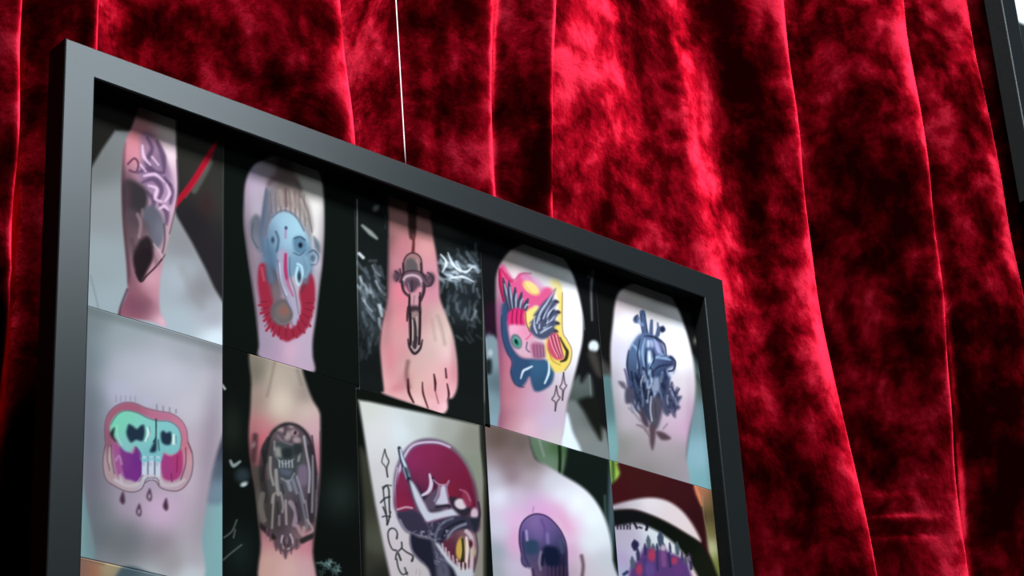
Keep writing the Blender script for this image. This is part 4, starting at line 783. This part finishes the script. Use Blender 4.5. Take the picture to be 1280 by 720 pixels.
# ------------------------------------------------------------------ framed posters
RAIL = .0305; DEEP = .027
def rail(name, a, b, inward, label, parent):
    """mitred moulding from corner a to corner b (x, z), `inward` pointing to the picture"""
    prof = [(0, DEEP), (0, .0012), (.0004, .0004), (.0012, 0), (RAIL-.0014, 0), (RAIL-.0004, .0004), (RAIL, .0014), (RAIL, DEEP)]
    a = Vector(a); b = Vector(b); d = (b-a).normalized(); inn = Vector(inward)
    vs = []
    for end, s in ((a, 1), (b, -1)):
        for u, y in prof:
            q = end + inn*u + d*(u*s); vs.append((q.x, y, q.y))
    n = len(prof); fs = [(i, (i+1) % n, n+(i+1) % n, n+i) for i in range(n)]
    fs += [tuple(range(n-1, -1, -1)), tuple(range(n, 2*n))]
    o = mesh(name, vs, fs, M_FRAME, parent)
    import bmesh
    o.data.materials.append(M_SIDE)
    for f in o.data.polygons: f.material_index = 0 if f.index in (1, 2, 3, 4, 5) else 1
    bm = bmesh.new(); bm.from_mesh(o.data); bmesh.ops.recalc_face_normals(bm, faces=bm.faces); bm.to_mesh(o.data); bm.free()
    return o
def framed(name, x0, x1, ztop, zbot, label):
    root = bpy.data.objects.new(name, None); C.objects.link(root); root.empty_display_size = .05
    root.location = (0, 0, 0); tag(root, label, 'picture frame')
    rail('top_rail', (x0, ztop), (x1, ztop), (0, -1), None, root)
    rail('bottom_rail', (x0, zbot), (x1, zbot), (0, 1), None, root)
    rail('side_rail', (x0, zbot), (x0, ztop), (1, 0), None, root)
    rail('side_rail', (x1, zbot), (x1, ztop), (-1, 0), None, root)
    box('backing_board', (x0+.012, .0190, zbot+.012), (x1-.012, .0225, ztop-.012), M_BOARD, root)
    return root
PRINT_Y = .018
WHITE = .76            # what a painted 255 is worth as paper reflectance
def lin(c):
    c = np.clip(c/255., 0, 1); return np.where(c < .04045, c/12.92, ((c+.055)/1.055)**2.4)
def photo(art, x0, x1, z0, z1, label, root, step=.00072, y=PRINT_Y):
    nx = max(2, int((x1-x0)/step)); nz = max(2, int((z1-z0)/step))
    xs = np.linspace(x0, x1, nx); zs = np.linspace(z0, z1, nz)
    X, Z = np.meshgrid(xs, zs); X = X.ravel(); Z = Z.ravel()
    u, v = draw_units(X, Z-TOP, y)
    p = Pic(u, v, (0, 0, 0)); art(p)
    col = np.clip(p.c, 0, 255)
    g = col.mean(1, keepdims=True); col = g+(col-g)*SATUR
    V = np.stack([X, np.full_like(X, y), Z], -1)
    i = np.arange(nz-1)[:, None]*nx+np.arange(nx-1)[None]
    F = np.stack([i, i+1, i+nx+1, i+nx], -1).reshape(-1, 4)
    # cut edge of the paper
    ring = list(range(nx)) + [k*nx+nx-1 for k in range(1, nz)] + [(nz-1)*nx+k for k in range(nx-2, -1, -1)] + [k*nx for k in range(nz-2, 0, -1)]
    B = V[ring].copy(); B[:, 1] += .0008; m = len(ring); n0 = len(V)
    E = np.array([[ring[(k+1) % m], ring[k], n0+k, n0+(k+1) % m] for k in range(m)])
    me = grid_mesh('photo_print', np.r_[V, B], np.r_[F, E])
    rgb = lin(np.clip(col, 0, 255))**1.12*1.06*WHITE
    full = np.ones((n0+m, 4), np.float32); full[:n0, :3] = rgb; full[n0:, :3] = .35
    a = me.color_attributes.new('ink', 'FLOAT_COLOR', 'POINT'); a.data.foreach_set('color', full.ravel())
    o = link('photo_print', me, M_PRINT, root); o['label'] = label
    return o
SATUR = .86
FW = .798; ZB = TOP-.724
poster = framed('picture_frame', 0, FW, TOP, ZB, 'black frame showing rows of tattoo photographs, hanging in front of the curtain')
def col_x(px, py): return plane_xz(px, py, PRINT_Y)[0]
def row_z(px, py): return TOP+plane_xz(px, py, PRINT_Y)[1]
GAP = .0002
cx = [RAIL-.006, col_x(278, 300), col_x(445.5, 340), col_x(605.5, 400), col_x(754, 470), FW-RAIL+.006]
cx2 = [cx[0], cx[1], col_x(448, 600), col_x(611, 620), col_x(767, 640), cx[5]]
r1 = row_z(277, 432); r2 = row_z(98.5, 696); rt = TOP-RAIL+.006; r3 = ZB+RAIL-.006
r1c = row_z(552, 517)
ROWS = [(art_forearm, 0, 'photo of a forearm with a black shaded tattoo and a red pen'), (art_elephant, 0, 'photo of a blue elephant head tattoo on red petals'),
        (art_foot, 0, 'photo of a bare foot with a cross and chain tattoo'), (art_wings, 0, 'photo of an arm with a pink, yellow and blue winged eye tattoo'),
        (art_heart, 0, 'photo of an arm with a grey blue anatomical heart tattoo')]
ROW2 = [(art_mint_skull, 'photo of a leg with a mint green and purple skull tattoo'), (art_saint, 'photo of a forearm with a hooded skeleton tattoo in grey'),
        (art_red_moon, 'photo of a skin panel with a red disc, horned skull and lettering tattoo'), (art_purple_skull, 'photo of a pale chest with a purple skull tattoo'),
        (art_back, 'photo of a side with purple tattoo under dark straps')]
for i, (a, _, lab) in enumerate(ROWS):
    photo(a, cx[i]+GAP*(i > 0), cx[i+1]-GAP*.4, (r1c if i == 2 else r1)+GAP*.3, rt, lab, poster)
for i, (a, lab) in enumerate(ROW2):
    photo(a, cx2[i]+GAP*(i > 0), cx2[i+1]-GAP*.4, r2+GAP, (r1c if i == 2 else r1)-GAP*.6, lab, poster)
photo(art_rust, cx2[0], cx2[1]-GAP, r3, r2-GAP*.4, 'photo with a rust orange patch and a dark grey shape', poster, .0015)

X2 = plane_xz(1252, 0)[0]
other = framed('picture_frame', X2, X2+.62, TOP+1.01, TOP+.30, 'second black frame cut off at the upper right corner, pale print inside')
photo(art_pale, X2+RAIL-.006, X2+.62-RAIL+.006, TOP+.30+RAIL-.006, TOP+1.01-RAIL+.006, 'pale grey photo print with a dark lower half', other, .002)

# ------------------------------------------------------------------ hanging wire
def wire():
    xb, zb = plane_xz(507, 203, DEEP+.0004); xt, zt = plane_xz(495, 0, DEEP+.0004)
    k = (xt-xb)/(zt-zb); zlow = zb-.010; vs = []; fs = []; n = 8; r = .0006; N = 40
    zs = np.linspace(zlow, 1.32, N)
    for q in zs:
        x = xb+k*(q-zb)
        for j in range(n):
            t = 2*math.pi*j/n; vs.append((x+r*math.cos(t), DEEP+r*1.05+r*math.sin(t), TOP+q))
    for i in range(N-1):
        for j in range(n): fs.append((i*n+j, i*n+(j+1) % n, (i+1)*n+(j+1) % n, (i+1)*n+j))
    fs += [tuple(range(n-1, -1, -1)), tuple(range((N-1)*n, N*n))]
    o = mesh('hanging_wire', vs, fs, M_WIRE, None, True)
    return tag(o, 'thin pale wire hanging down to the top edge of the large tattoo photo frame', 'wire')
wire()
